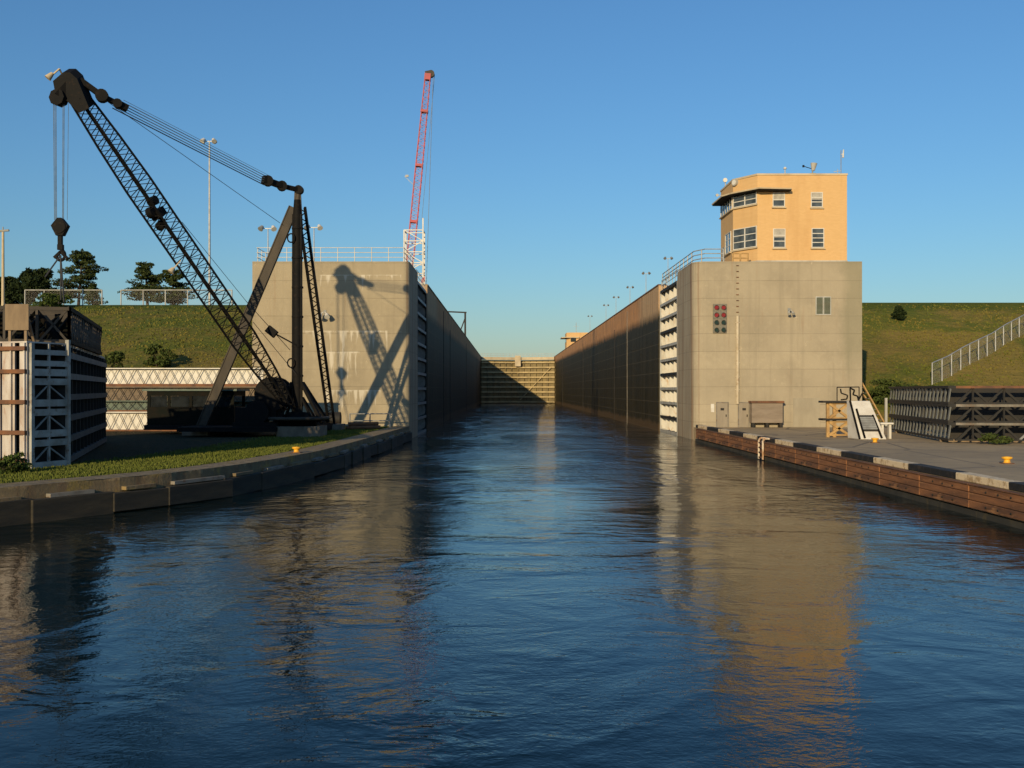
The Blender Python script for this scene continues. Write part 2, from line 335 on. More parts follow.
# ------------------------------------------------------------------ mesh builder
class MB:
    def __init__(s): s.v = []; s.f = []; s.smooth = []
    def add(s, vs, fs, smooth=False):
        o = len(s.v); s.v += [Vector(x) for x in vs]
        for f in fs: s.f.append([i+o for i in f]); s.smooth.append(smooth)
        return s
    def box(s, c, size, ax=None):
        """box by centre; ax = optional (x,y,z) axes"""
        c = Vector(c); ax = ax or (V(1, 0, 0), V(0, 1, 0), V(0, 0, 1))
        h = [ax[i]*size[i]/2 for i in range(3)]
        vs = [c+a*h[0]+b*h[1]+d*h[2] for d in (-1, 1) for b in (-1, 1) for a in (-1, 1)]
        return s.add(vs, [(0, 2, 3, 1), (4, 5, 7, 6), (0, 1, 5, 4), (2, 6, 7, 3), (0, 4, 6, 2), (1, 3, 7, 5)])
    def bb(s, x0, x1, y0, y1, z0, z1): return s.box(((x0+x1)/2, (y0+y1)/2, (z0+z1)/2), (abs(x1-x0), abs(y1-y0), abs(z1-z0)))
    def bar(s, p, q, w, h=None, up=None):
        p, q = Vector(p), Vector(q); h = h or w
        d = (q-p); ln = d.length
        if ln < 1e-6: return s
        d.normalize(); up = Vector(up) if up else (V(0, 0, 1) if abs(d.z) < .95 else V(0, 1, 0))
        x = d.cross(up); x.normalize(); z = x.cross(d)
        return s.box((p+q)/2, (w, ln, h), (x, d, z))
    def tube(s, p, q, r, n=8, r2=None, caps=True):
        p, q = Vector(p), Vector(q); r2 = r if r2 is None else r2
        d = (q-p).normalized(); up = V(0, 0, 1) if abs(d.z) < .95 else V(0, 1, 0)
        x = d.cross(up).normalized(); y = d.cross(x)
        vs = []
        for k in range(n):
            a = 2*math.pi*k/n; e = x*math.cos(a)+y*math.sin(a)
            vs += [p+e*r, q+e*r2]
        fs = [(2*k, 2*((k+1) % n), 2*((k+1) % n)+1, 2*k+1) for k in range(n)]
        s.add(vs, fs, n > 5)
        if caps: s.add([vs[2*k] for k in range(n)], [tuple(range(n))]); s.add([vs[2*k+1] for k in range(n)], [tuple(range(n-1, -1, -1))])
        return s
    def path(s, pts, r, n=6):
        for a, b in zip(pts, pts[1:]): s.tube(a, b, r, n)
        return s
    def prism(s, poly, z0, z1, bottom=True):
        n = len(poly)
        vs = [V(x, y, z0) for x, y in poly]+[V(x, y, z1) for x, y in poly]
        fs = [(i, (i+1) % n, n+(i+1) % n, n+i) for i in range(n)]+[tuple(range(n, 2*n))]
        if bottom: fs.append(tuple(range(n-1, -1, -1)))
        return s.add(vs, fs)
    def extr(s, pts, d):
        """planar outline pts extruded along vector d"""
        n = len(pts); d = Vector(d); vs = [Vector(p) for p in pts]+[Vector(p)+d for p in pts]
        return s.add(vs, [tuple(range(n-1, -1, -1)), tuple(range(n, 2*n))]+[(i, (i+1) % n, n+(i+1) % n, n+i) for i in range(n)])
    def lathe(s, c, prof, n=16):
        c = Vector(c); vs = []; m = len(prof)
        for k in range(n):
            a = 2*math.pi*k/n
            vs += [c+V(r*math.cos(a), r*math.sin(a), z) for r, z in prof]
        fs = [(k*m+j, ((k+1) % n)*m+j, ((k+1) % n)*m+j+1, k*m+j+1) for k in range(n) for j in range(m-1)]
        s.add(vs, fs, True); return s
    def disc(s, c, nrm, r, t, n=16):
        nrm = Vector(nrm).normalized(); c = Vector(c)
        return s.tube(c-nrm*t/2, c+nrm*t/2, r, n)
    def build(s, name, mat, parent=None, loc=None, bevel=0):
        if parent is not None: org = ORG[parent.name]
        else: org = Vector(loc) if loc is not None else V(0, 0, 0)
        me = bpy.data.meshes.new(name)
        me.from_pydata([v-org for v in s.v], [], s.f)
        me.polygons.foreach_set('use_smooth', s.smooth)
        me.materials.append(mat); me.validate()
        import bmesh
        b = bmesh.new(); b.from_mesh(me); bmesh.ops.recalc_face_normals(b, faces=b.faces); b.to_mesh(me); b.free()
        o = bpy.data.objects.new(name, me); COL.objects.link(o)
        if parent is not None: o.parent = parent
        else: o.location = org
        ORG[o.name] = org
        if bevel:
            md = o.modifiers.new('bevel', 'BEVEL'); md.width = bevel; md.segments = 2; md.limit_method = 'ANGLE'
        return o
ORG = {}
def tag(o, label, cat, group=None, kind=None):
    o['label'] = label; o['category'] = cat
    if group: o['group'] = group
    if kind: o['kind'] = kind
    return o
def thing(name, label, cat, loc, group=None):
    o = bpy.data.objects.new(name, None); COL.objects.link(o); o.location = loc; o.empty_display_size = .3
    ORG[o.name] = Vector(loc); return tag(o, label, cat, group)
def struct(o): o['kind'] = 'structure'; return o
def copy_tree(o, loc, label=None, rz=None, parent=None):
    c = o.copy(); COL.objects.link(c)
    if parent is not None: c.parent = parent
    else:
        c.location = loc
        if rz is not None: c.rotation_euler = (0, 0, rz)
        if label: c['label'] = label
    for ch in list(o.children):
        if ch is not c: copy_tree(ch, None, parent=c)
    return c

# ------------------------------------------------------------------ camera, light, sky
cam = bpy.data.cameras.new('camera'); co = bpy.data.objects.new('camera', cam); COL.objects.link(co)
co.location = (0, 0, CAMZ); co.rotation_euler = (math.pi/2, 0, 0)
cam.sensor_width = 36; cam.lens = 36; cam.shift_x = (512-VX)/F; cam.shift_y = -(384-VY)/F
cam.clip_start = .1; cam.clip_end = 12000
S.camera = co
D = V(.37, 1, -.26)
EL = math.atan2(.26, math.hypot(.37, 1)); AZ = math.atan2(-.37, -1)
sun = bpy.data.lights.new('sun', 'SUN'); so = bpy.data.objects.new('sun', sun); COL.objects.link(so)
sun.energy = 4.3; sun.angle = math.radians(.5); sun.color = (1, .78, .46)
so.rotation_euler = D.to_track_quat('-Z', 'Y').to_euler(); so.location = (-30, -80, 60)
W = bpy.data.worlds.new('World'); S.world = W; W.use_nodes = True
nt = W.node_tree; bg = nt.nodes['Background']
sky = nt.nodes.new('ShaderNodeTexSky'); sky.sky_type = 'NISHITA'; sky.sun_disc = False
sky.sun_elevation = EL; sky.sun_rotation = AZ % (2*math.pi)
sky.air_density = 1.38; sky.dust_density = .35; sky.ozone_density = 7.0; sky.altitude = 0
nt.links.new(sky.outputs[0], bg.inputs[0]); bg.inputs[1].default_value = .131
S.view_settings.view_transform = 'Standard'; S.view_settings.look = 'None'
S.view_settings.exposure = 0; S.view_settings.gamma = 1
S.cycles.max_bounces = 6; S.cycles.transparent_max_bounces = 12

# ------------------------------------------------------------------ setting
WL, WR, YF, TOP = -8.3, 16.1, 88.0, 15.35
GZ = 1.2
struct(MB().add([(-4000, -4000, -9), (4000, -4000, -9), (4000, 4000, -9), (-4000, 4000, -9)], [(0, 1, 2, 3)]).build('riverbed', M['bed']))
struct(MB().add([(-900, -900, 0), (900, -900, 0), (900, 334, 0), (-900, 334, 0)], [(0, 1, 2, 3)]).build('water', M['water']))

def smooth_poly(pts, n=6):
    out = []
    for i in range(len(pts)-1):
        p0 = Vector(pts[max(i-1, 0)]); p1 = Vector(pts[i]); p2 = Vector(pts[i+1]); p3 = Vector(pts[min(i+2, len(pts)-1)])
        for k in range(n):
            t = k/n
            out.append(.5*((2*p1)+(-p0+p2)*t+(2*p0-5*p1+4*p2-p3)*t*t+(-p0+3*p1-3*p2+p3)*t**3))
    out.append(Vector(pts[-1])); return out
edge = smooth_poly([(-75, -60), (-45, -14), (-28, 13), (-16.15, 32.3), (-11.95, 40), (-9.9, 49.5), (-9.2, 59), (-8.7, 75), (-8.3, 88)], 14)
def offset(pts, d):
    out = []
    for i, p in enumerate(pts):
        t = (pts[min(i+1, len(pts)-1)]-pts[max(i-1, 0)]).normalized()
        out.append(p+Vector((-t.y, t.x))*d)
    return out
inner = offset(edge, 1.35)
# left quay: concrete wall with a ledge, then lawn behind it
def strip(mb, a, b, za, zb):
    n = len(a); vs = [V(p.x, p.y, za) for p in a]+[V(p.x, p.y, zb) for p in b]
    mb.add(vs, [(i, i+1, n+i+1, n+i) for i in range(n-1)])
q = MB(); strip(q, edge, inner, GZ, GZ)
for p_ in edge: p_ += Vector((mnoise.noise(V(p_.x*1.3, p_.y*1.3, 2))*.07, mnoise.noise(V(p_.x*1.3, p_.y*1.3, 5))*.07))
n = len(edge)
q.add([V(p.x, p.y, GZ) for p in edge]+[V(p.x, p.y, -6) for p in edge], [(i, i+1, n+i+1, n+i) for i in range(n-1)])
struct(q.build('quay_edge', M['quay']))
poly = [(p.x, p.y) for p in inner]+[(-21.8, 88.2), (-900, 88.2), (-900, -60)]
g = MB(); g.add([V(x, y, GZ-.03) for x, y in poly], [tuple(range(len(poly)))])
struct(g.build('lawn', M['lawn']))
yl_ = offset(inner, 5.2)
poly = [(p.x, p.y) for p in yl_ if p.y < 70]+[(-17, 78), (-21.8, 84), (-400, 84), (-400, -60)]
struct(MB().add([V(x, y, GZ-.022) for x, y in poly], [tuple(range(len(poly)))]).build('yard', M['dirt']))  # dark soil sheet, its colour also standing for shadow behind the lawn
# right quay apron
rq = MB(); rq.bb(WR, 900, -200, 87.9, -6, 1.1); struct(rq.build('quay_apron', M['apron']))
# hillsides rising to the level of the lock top
def hill_h(x, y, y0, y1, z1):
    t = min(max((y-y0)/(y1-y0), 0), 1)
    s = t
    if t > .9: s = .9+(t-.9)*.9
    base = GZ-.1+(z1-GZ)*s
    nz = mnoise.noise(V(x*.06, y*.06, 1.3))*.8+mnoise.noise(V(x*.25, y*.25, 4.1))*.25
    return base+nz*math.sin(math.pi*min(t, 1))**.7 if t < 1 else z1-.1+(GZ-.0)*0
def hill(name, xs, y0, y1, z1):
    ys = [y0-1+(y1-y0+1)*i/36 for i in range(37)]+[y1+2, y1+30, 250, 334.5, 600, 3500]
    vs = []; fs = []
    for y in ys:
        for x in xs: vs.append(V(x, y, hill_h(x, y, y0, y1, z1) if y < y1 else z1-.12))
    m = len(xs)
    for j in range(len(ys)-1):
        for i in range(m-1): fs.append((j*m+i, j*m+i+1, (j+1)*m+i+1, (j+1)*m+i))
    mb = MB(); mb.add(vs, fs, True); return struct(mb.build(name, M['hill']))
xl = [-3500, -900, -400, -200, -140]+[-110+i*1.5 for i in range(60)]+[-21.7]
xl = sorted(set(x for x in xl if x <= -21.6))
hill('hillside', xl, 84, 131, 15.3)
xr = [30.5]+[31+i*1.5 for i in range(60)]+[140, 200, 400, 900, 3500]
hill('hillside', xr, 95, 131, 15.6)

# rough grass on the slopes, short grass on the lawn
def blades(name, mat, spots, h0, h1, w):
    vs = []; fs = []
    for (x, y, z) in spots:
        a = random.uniform(0, 6.28); h = random.uniform(h0, h1); ww = w*random.uniform(.6, 1.4)
        dx, dy = math.cos(a)*ww, math.sin(a)*ww; lx, ly = random.uniform(-.4, .4)*h, random.uniform(-.4, .4)*h
        o = len(vs); vs += [V(x-dx, y-dy, z-.05), V(x+dx, y+dy, z-.05), V(x+lx+dx*.3, y+ly+dy*.3, z+h), V(x+lx-dx*.3, y+ly-dy*.3, z+h*.9)]
        fs.append((o, o+1, o+2, o+3))
    mb = MB(); mb.v = vs; mb.f = fs; mb.smooth = [False]*len(fs)
    return mb.build(name, mat)
sp = []
for _ in range(18000):
    x = random.uniform(-80, -22); y = 84+47*random.random(); c = mnoise.noise(V(x*.11, y*.11, 7))+mnoise.noise(V(x*.4, y*.4, 2))*.6
    if c > random.uniform(-.6, .4): sp.append((x, y, hill_h(x, y, 84, 131, 15.3)))
o = blades('hill_grass', M['tuft'], sp, .06, .2, .12); tag(o, 'rough dry grass and weeds on left embankment behind the derrick', 'grass', kind='stuff')
sp = []
for _ in range(18000):
    x = random.uniform(31, 90); y = 95+36*random.random(); c = mnoise.noise(V(x*.11, y*.11, 3))+mnoise.noise(V(x*.4, y*.4, 9))*.6
    if c > random.uniform(-.6, .4): sp.append((x, y, hill_h(x, y, 95, 131, 15.6)))
o = blades('hill_grass', M['tuft'], sp, .06, .2, .12); tag(o, 'rough dry grass and weeds on right embankment beside the brick house', 'grass', kind='stuff')
sp = []
def seg_pt():
    i = random.randrange(14*2, len(inner)-1); t = random.random(); a, b = inner[i], inner[i+1]
    p = a.lerp(b, t); tt = (b-a).normalized(); nn = Vector((-tt.y, tt.x))
    return p+nn*(min(abs(random.gauss(0, 3.2)), random.uniform(4.6, 6))+.03)
while len(sp) < 42000:
    p = seg_pt()
    if 25 < p.y < 86 and p.x < -8: sp.append((p.x, p.y, GZ-.03))
o = blades('lawn_grass', M['lawn_blade'], sp, .03, .12, .03); tag(o, 'short mown green grass strip along the left quay edge', 'grass', kind='stuff')

# ------------------------------------------------------------------ lock walls
def lock_wall(side):
    s = -1 if side == 'l' else 1
    X = WL if s < 0 else WR; XO = -21.8 if s < 0 else 30.6
    lab = 'massive left concrete lock wall whose end carries the derrick shadow' if s < 0 else 'massive right concrete lock wall topped by the buff brick house'
    t = thing('lock_wall', lab, 'lock wall', (X+s*4, YF, 0))
    rec = 1.35
    r = .55 if s < 0 else 1.1
    pts = [(XO, YF)]
    for k in range(7):
        a = math.pi/2*k/6; pts.append((X+s*r-s*r*math.sin(a), YF+r-r*math.cos(a)))
    pts += [(X, 96.2), (X+s*rec, 96.2), (X+s*rec, 108), (XO, 108)]
    mb = MB(); mb.prism(pts, -7, TOP)
    e = mb.build('end_block', M['conc_l'] if s < 0 else M['conc_r'], t)
    c = MB(); c.bb(X, XO, 108.004, 348, -7, TOP-.02)
    c.build('chamber_wall', M['chamber'], t)
    # coping along the chamber
    k = MB(); k.bb(X-s*.06, X+s*.9, 108.05, 347, TOP-.016, TOP+.12); k.build('coping', M['rust'] if s > 0 else M['quay'], t)
    # mooring tracks / ladders let into the chamber wall
    for yy, m_, zz in ((136, 'stack_steel', TOP-.6), (152, 'stack_dark', 13.2), (214, 'stack_dark', 14), (292, 'stack_dark', 14)):
        for d in (-.32, .32):
            b = MB(); b.bb(X-s*.03, X+s*.1, yy+d-.1, yy+d+.02, -3, zz); b.build('mooring_track', M[m_] if s > 0 else M['stack_dark'], t)
    return t
wl = lock_wall('l'); wr = lock_wall('r')
# steel nosing strips, bolt rows and pipe on the right end block
b = MB(); x, _, z0 = at(737.5, 404, YF-.05); b.tube((x, YF-.09, z0), (x, YF-.09, at(0, 316, YF).z), .13, 10)
for k in range(6):
    zz = z0+1.2+k*1.15; b.bb(x-.2, x+.2, YF-.13, YF+.02, zz, zz+.06)
b.build('drain_pipe', M['pipe'], wr)
b = MB()
for k in range(9):
    zz = at(0, 316, YF).z+.3+k*.5; b.bb(x-.1, x+.1, YF-.1, YF+.02, zz, zz+.06)
b.build('climbing_rungs', M['rust'], wr)
def door(x0p, x1p, y0p, y1p, label=None):
    a = at(x0p, y1p, YF); c = at(x1p, y0p, YF)
    z0 = 1.1
    f = MB(); w = .09
    f.bb(a.x-w, a.x, YF-.05, YF+.02, z0, c.z+w); f.bb(c.x, c.x+w, YF-.05, YF+.02, z0, c.z+w); f.bb(a.x, c.x, YF-.05, YF+.02, c.z, c.z+w)
    d = MB(); d.bb(a.x, c.x, YF-.025, YF+.02, z0, c.z)
    dd = d.build('door', M['door_grey'], wr)
    f.build('frame', M['stack_steel'], dd)
    h = MB(); h.bb(c.x-.16, c.x-.10, YF-.09, YF-.02, 2.0, 2.2); h.build('handle', M['black_steel'], dd)
    v = MB(); v.bb(a.x+.3, a.x+.6, YF-.045, YF-.02, 2.55, 2.75); v.build('vent', M['stack_dark'], dd)
door(717, 727.5, 403, 427); door(738.8, 748.5, 403, 427)
b = MB(); a = at(793, 427, YF); c = at(820, 398, YF); b.bb(a.x, c.x, YF-.03, YF+.02, 1.1, c.z)
p = b.build('sealed_opening', M['patch'], wr)
# louvred window
a = at(815.5, 314, YF); c = at(831, 297.5, YF)
b = MB()
for (x0, x1) in ((a.x, a.x+.08), (c.x-.08, c.x), ((a.x+c.x)/2-.07, (a.x+c.x)/2+.07)): b.bb(x0, x1, YF-.06, YF+.02, a.z, c.z)
for (z0, z1) in ((a.z-.08, a.z), (c.z, c.z+.08)): b.bb(a.x, c.x, YF-.06, YF+.02, z0, z1)
wv = b.build('louvre_window', M['grey_pale'], wr)
b = MB()
k = 14
for i in range(k):
    zz = a.z+(c.z-a.z)*(i+.5)/k
    b.box(((a.x+c.x)/2, YF-.03, zz), (c.x-a.x-.02, .06, .05), (V(1, 0, 0), V(0, .8, -.6), V(0, .6, .8)))
b.build('louvre_blades', M['green_grey'], wv)

# traffic signal
a = at(712.8, 333, YF); c = at(726.3, 304, YF)
t = thing('traffic_signal', 'eight lamp signal panel with red lamps above dark green lamps on concrete end', 'signal', ((a.x+c.x)/2, YF, a.z))
b = MB(); mx = (a.x+c.x)/2; mz = (a.z+c.z)/2
b.bb(a.x, c.x, YF-.14, YF-.003, mz-.02, c.z); b.build('red_backplate', M['signal_plate'], t)
b = MB(); b.bb(a.x, c.x, YF-.12, YF-.003, a.z, mz-.024); b.build('green_backplate', M['signal_plate'], t)
for i in range(4):
    zz = c.z-.33-i*.64
    for xx in (mx-.3, mx+.3):
        hood = MB(); hood.tube((xx, YF-.15, zz), (xx, YF-.32, zz+.02), .185, 14, .195, caps=False)
        l = MB(); l.disc((xx, YF-.165, zz), (0, 1, 0), .165, .06, 16)
        o = l.build('lamp', M['red_lens'] if i < 2 else M['green_lens'], t)
        hood.build('hood', M['red_lens'] if i < 2 else M['signal_plate'], o)

# floodlights on the end faces
def flood(name, label, p, heads=2, mat='white_clean', q=1.0):
    t = thing(name, label, 'floodlight', p)
    p = Vector(p)
    b = MB(); b.bb(p.x-.12, p.x+.12, p.y-.03, p.y-.003, p.z-.25, p.z+.25); b.bar(p+V(0, -.02, .05), p+V(0, -.55, .05), .08); b.build('bracket', M['grey_paint'], t)
    for i in range(heads):
        dx = (i-(heads-1)/2)*.5*q
        b = MB(); b.bar(p+V(dx*.2, -.5, .05), p+V(dx, -.6, -.1), .06)
        b.tube(p+V(dx, -.55, -.12), p+V(dx*1.3, -.55-.3*q, -.12-.3*q), .13*q, 10, .24*q); b.build('lamp_head', M[mat], t)
flood('floodlight', 'white twin floodlight on the left concrete end beside the derrick mast', at(325, 313, YF))
flood('floodlight', 'small grey twin floodlight left of the louvred window', at(789, 311, YF), 2, 'grey_pale', .6)

# ------------------------------------------------------------------ lock gates
def open_leaf(s, label):
    X = WL if s < 0 else WR
    y0, y1 = 96.9, 107.3
    t = thing('lock_gate', label, 'lock gate', (X+s*1, (y0+y1)/2, -3), 'lock gate leaves')
    sk = MB(); sk.bb(X+s*1.0, X+s*1.12, y0, y1, -3, 14.6); sk.build('skin_plate', M['stack_steel'] if s > 0 else M['stack_dark'], t)  # left leaf takes darker copies throughout, shade put into its colours
    n = 12
    for i in range(n+1):
        z = -2.8+i*(14.6+2.8-.1)/n
        g = MB(); g.bb(X+s*.12, X+s*.996, y0, y1, z, z+.06); g.bb(X+s*.06, X+s*.12, y0, y1, z-.1, z+.16)
        g.build('girder', M['grey_pale'] if s > 0 and i % 3 else (M['stack_dark'] if s > 0 else M['grey_paint']), t)
    for j in range(5):
        dg = MB()
        yy = y0+.06+(y1-y0-.12)*j/4
        pts = [V(X+s*.98, yy, -2.7)]
        for i in range(n):
            z = -2.8+i*(17.3)/n+.08; h = 17.3/n-.1
            for k in range(7):
                a = math.pi*k/6; pts.append(V(X+s*(.40-.24*math.sin(a)+(.35 if k in (0, 6) else 0)), yy, z+h*.5-h*.46*math.cos(a)))
        pts.append(V(X+s*.98, yy, 14.5)); dg.extr(pts, (0, .05, 0))
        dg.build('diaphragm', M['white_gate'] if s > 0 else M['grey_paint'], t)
    p = MB(); p.bb(X+s*.05, X+s*.99, y0-.3, y0-.004, -3, 14.62); p.build('quoin_post', M['grey_pale'] if s > 0 else M['stack_dark'], t)
    p = MB(); p.bb(X+s*.05, X+s*.99, y1+.004, y1+.3, -3, 14.62); p.build('mitre_post', M['grey_pale'] if s > 0 else M['stack_dark'], t)
    f = MB()
    for k in range(7): f.tube((X+s*.2, y0+k*(y1-y0)/6, 14.65), (X+s*.2, y0+k*(y1-y0)/6, 15.75), .03, 6)
    for z in (15.2, 15.72): f.tube((X+s*.2, y0, z), (X+s*.2, y1, z), .03, 6)
    f.build('handrail', M['grey_steel'], t)
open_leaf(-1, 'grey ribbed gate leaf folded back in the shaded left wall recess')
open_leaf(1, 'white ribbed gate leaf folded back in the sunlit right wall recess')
def closed_leaf(s, label):
    X = WL if s < 0 else WR; mid = (WL+WR)/2
    A = V(X, 335, 0); B = V(mid, 339.5, 0)
    d = (B-A); ln = d.length; d.normalize(); nn = V(d.y, -d.x, 0)
    if nn.y > 0: nn = -nn
    t = thing('lock_gate', label, 'lock gate', (A+B)/2, 'lock gate leaves')
    ztop = 14.1
    b = MB(); b.box((A+B)/2+V(0, 0, ztop/2-1)+nn*-.2, (ln-.04, .15, ztop+2), (d, nn, V(0, 0, 1))); b.build('skin_plate', M['far_gate'], t)
    for i in range(9):
        z = .4+i*1.62
        g = MB(); g.box((A+B)/2+V(0, 0, z)+nn*.2, (ln-.06, .8, .42), (d, nn, V(0, 0, 1))); g.build('girder', M['far_gate_beam'], t)
    w = MB()
    for j in range(7):
        p = A+d*(.3+(ln-.6)*j/6)+nn*.14; w.box(p+V(0, 0, ztop/2-.2), (.16, .5, ztop), (d, nn, V(0, 0, 1)))
    w.build('vertical_frames', M['far_gate'], t)
    w = MB()
    p0 = A+d*1+nn*.62; p1 = A+d*(ln-1)+nn*.62
    w.bar(p0+V(0, 0, 1 if s > 0 else 1), p1+V(0, 0, 12), .22) if s < 0 else w.bar(p1+V(0, 0, 1.), p0+V(0, 0, 12), .22)
    if s > 0: w.build('diagonal_brace', M['far_gate_beam'], t)
    w = MB(); e_ = B if s < 0 else B; w.box(e_-d*.02+V(0, 0, ztop/2-1)+nn*.05, (.5, .7, ztop+2), (d, nn, V(0, 0, 1))) if s < 0 else w.box(B-d*.3+V(0, 0, ztop/2-1)-nn*.5, (.9, .2, ztop+2), (d, nn, V(0, 0, 1))); w.build('mitre_post', M['far_gate'], t)
    w = MB(); w.box((A+B)/2+V(0, 0, ztop+.55)+nn*.3, (ln-.04, 1.6, .9), (d, nn, V(0, 0, 1))); w.build('walkway', M['cream'], t)
    w = MB()
    for j in range(13):
        p = A+d*(ln*j/12.01)+nn*.9+V(0, 0, ztop+1); w.bar(p, p+V(0, 0, 1.1), .07)
    for z in (1.55, 2.1): w.bar(A+nn*.9+V(0, 0, ztop+z), B+nn*.9+V(0, 0, ztop+z), .07)
    w.build('handrail', M['grey_pale'], t)
closed_leaf(-1, 'brown girder gate leaf closing far chamber end, half in diagonal shadow')
closed_leaf(1, 'sunlit brown girder gate leaf closing right half of far chamber end')
# mitre post cover in the middle of the far gate
b = MB(); mid = (WL+WR)/2; b.bb(mid-.95, mid+.95, 337.2, 338.2, 12.1, 15.6)
tag(b.build('gate_pier', M['cream'], loc=(mid, 337.5, 0)), 'pale post where the two far gate leaves meet', 'post')

# ------------------------------------------------------------------ brick operations house
def house():
    y0 = 89.6; z0 = TOP; zt = at(0, 173.5, y0).z
    xr_ = at(847, 0, y0).x; xf = at(757.5, 0, y0).x
    C = V(at(733, 0, 92.0).x, 92.0, 0); Bk = V(C.x, 97.2, 0)
    poly = [(xf, y0), (xr_, y0), (xr_, 97.2), (Bk.x, Bk.y), (C.x, C.y)]
    t = thing('brick_house', 'two storey buff brick control house with canopy on right lock wall', 'house', ((xf+xr_)/2, 96, z0))
    b = MB(); b.prism(poly, z0, zt-.16); b.build('wall', M['brick'], t)
    # parapet with softened left corner
    cpoly = [(xf-.05, y0-.06), (xr_+.06, y0-.06), (xr_+.06, 97.26), (C.x-.06, 97.26), (C.x-.06, C.y)]
    b = MB(); b.prism(cpoly, zt-.158, zt); rf = b.build('parapet', M['cream'], t)
    b = MB(); b.prism([(xf-.04, y0-.05), (xr_+.05, y0-.05), (xr_+.05, 97.25), (C.x-.05, 97.25), (C.x-.05, C.y)], z0-.0+.01, z0+.28); b.build('plinth', M['grey_pale'], t)
    # canopy
    zc = at(0, 192, y0).z; o = 1.35
    cp = [(at(791, 0, y0-.5).x, y0+.1), (at(791, 0, y0-.5).x, y0-.75), (xf-.1, y0-1.05), (C.x-.4, C.y-1.0), (C.x-.95, C.y+.3), (C.x-1.0, 96.6), (C.x+.1, 96.6), (C.x+.1, C.y+.05), (xf+.03, y0+.1)]
    b = MB(); b.prism(cp, zc+.1, zc+.22); cn_ = b.build('canopy', M['cream'], t)
    b = MB(); b.prism([((x-25)*.985+25, y+.02) for x, y in cp], zc+.02, zc+.097); b.build('soffit_shade', M['black_steel'], cn_)  # dark plate paints the shade under the canopy
    # windows
    def win(P, d, w, h, nx, nz, pane='house_glass', blind=0):
        """P = bottom-left corner on the wall, d = direction along wall"""
        d = Vector(d).normalized(); nrm = V(d.y, -d.x, 0); up = V(0, 0, 1)
        ax = (d, nrm, up)
        f = MB(); e = .07
        def bx(u0, u1, v0, v1, n0, n1): f.box(P+d*(u0+u1)/2+up*(v0+v1)/2+nrm*(n0+n1)/2, (u1-u0, n1-n0, v1-v0), ax)
        bx(-e, 0, -e, h+e, -.05, .07); bx(w, w+e, -e, h+e, -.05, .07); bx(0, w, -e, 0, -.05, .07); bx(0, w, h, h+e, -.05, .07)
        for i in range(1, nx): bx(w*i/nx-.06, w*i/nx+.06, 0, h, -.05, .05)
        for j in range(1, nz): bx(0, w, h*j/nz-.035, h*j/nz+.035, -.05, .045)
        fo = f.build('window', M['white_clean'], t)
        g = MB(); g.box(P+d*w/2+up*h/2+nrm*.012, (w, .02, h), ax); g.build('pane', M[pane], fo)
        if blind:
            g = MB(); g.box(P+d*w/2+up*(h-blind/2*h)+nrm*.025, (w-.02, .012, blind*h), ax); g.build('blind', M['blind'], fo)
        g = MB(); g.box(P+d*w/2+up*(-.16)+nrm*.08, (w+.3, .2, .1), ax); g.build('sill', M['cream'], fo)
    k = y0/F
    for (px0, px1, pyt, pyb, nz, bl) in ((773.3, 784, 193.5, 206, 2, .55), (811.5, 821.8, 193, 206.5, 3, .5),
                                     (773.8, 784.5, 229.5, 247, 3, .45), (812.2, 823.2, 229, 247, 4, 0)):
        a = at(px0, pyb, y0); win(V(a.x, y0, a.z), (1, 0, 0), (px1-px0)*k, (pyb-pyt)*k, 1, nz, 'house_glass', bl)
    dv = V(xf-C.x, y0-C.y, 0); wl_ = dv.length; dv.normalize()
    win(V(C.x, C.y, at(0, 205.5, 91).z)+dv*.12, dv, wl_-.25, 1.25, 2, 3)
    win(V(C.x, C.y, at(0, 248, 91).z)+dv*.12, dv, wl_-.25, 1.7, 2, 3, 'house_glass', .0)
    # side (chamber side) ribbon window, door
    win(V(C.x, 97.0, at(0, 205.5, 91).z), (0, -1, 0), 4.7, 1.25, 5, 2)
    win(V(C.x, 95.0, at(0, 248, 91).z), (0, -1, 0), 2.2, 1.7, 2, 3)
    b = MB(); b.bb(C.x-.04, C.x+.02, 95.5, 96.5, z0+.02, z0+2.3); d_ = b.build('door', M['grey_paint'], t)
    b = MB(); b.bb(C.x-.1, C.x-.04, 96.2, 96.3, z0+1, z0+1.15); b.build('handle', M['black_steel'], d_)
    # corner floodlight disc under the parapet, wall lamp
    n_ = V(dv.y, -dv.x, 0)
    cpt = at(735.5, 182, 91.4)
    cpt = V(C.x, C.y, cpt.z)+dv*.35+n_*.12
    b = MB(); b.disc(cpt, n_, .3, .24, 18); o_ = b.build('round_lamp', M['grey_pale'], t)
    b = MB(); b.disc(cpt+n_*.14, n_, .22, .03, 18); b.build('lens', M['white_clean'], o_)
    return zt, C
zt, HC = house()
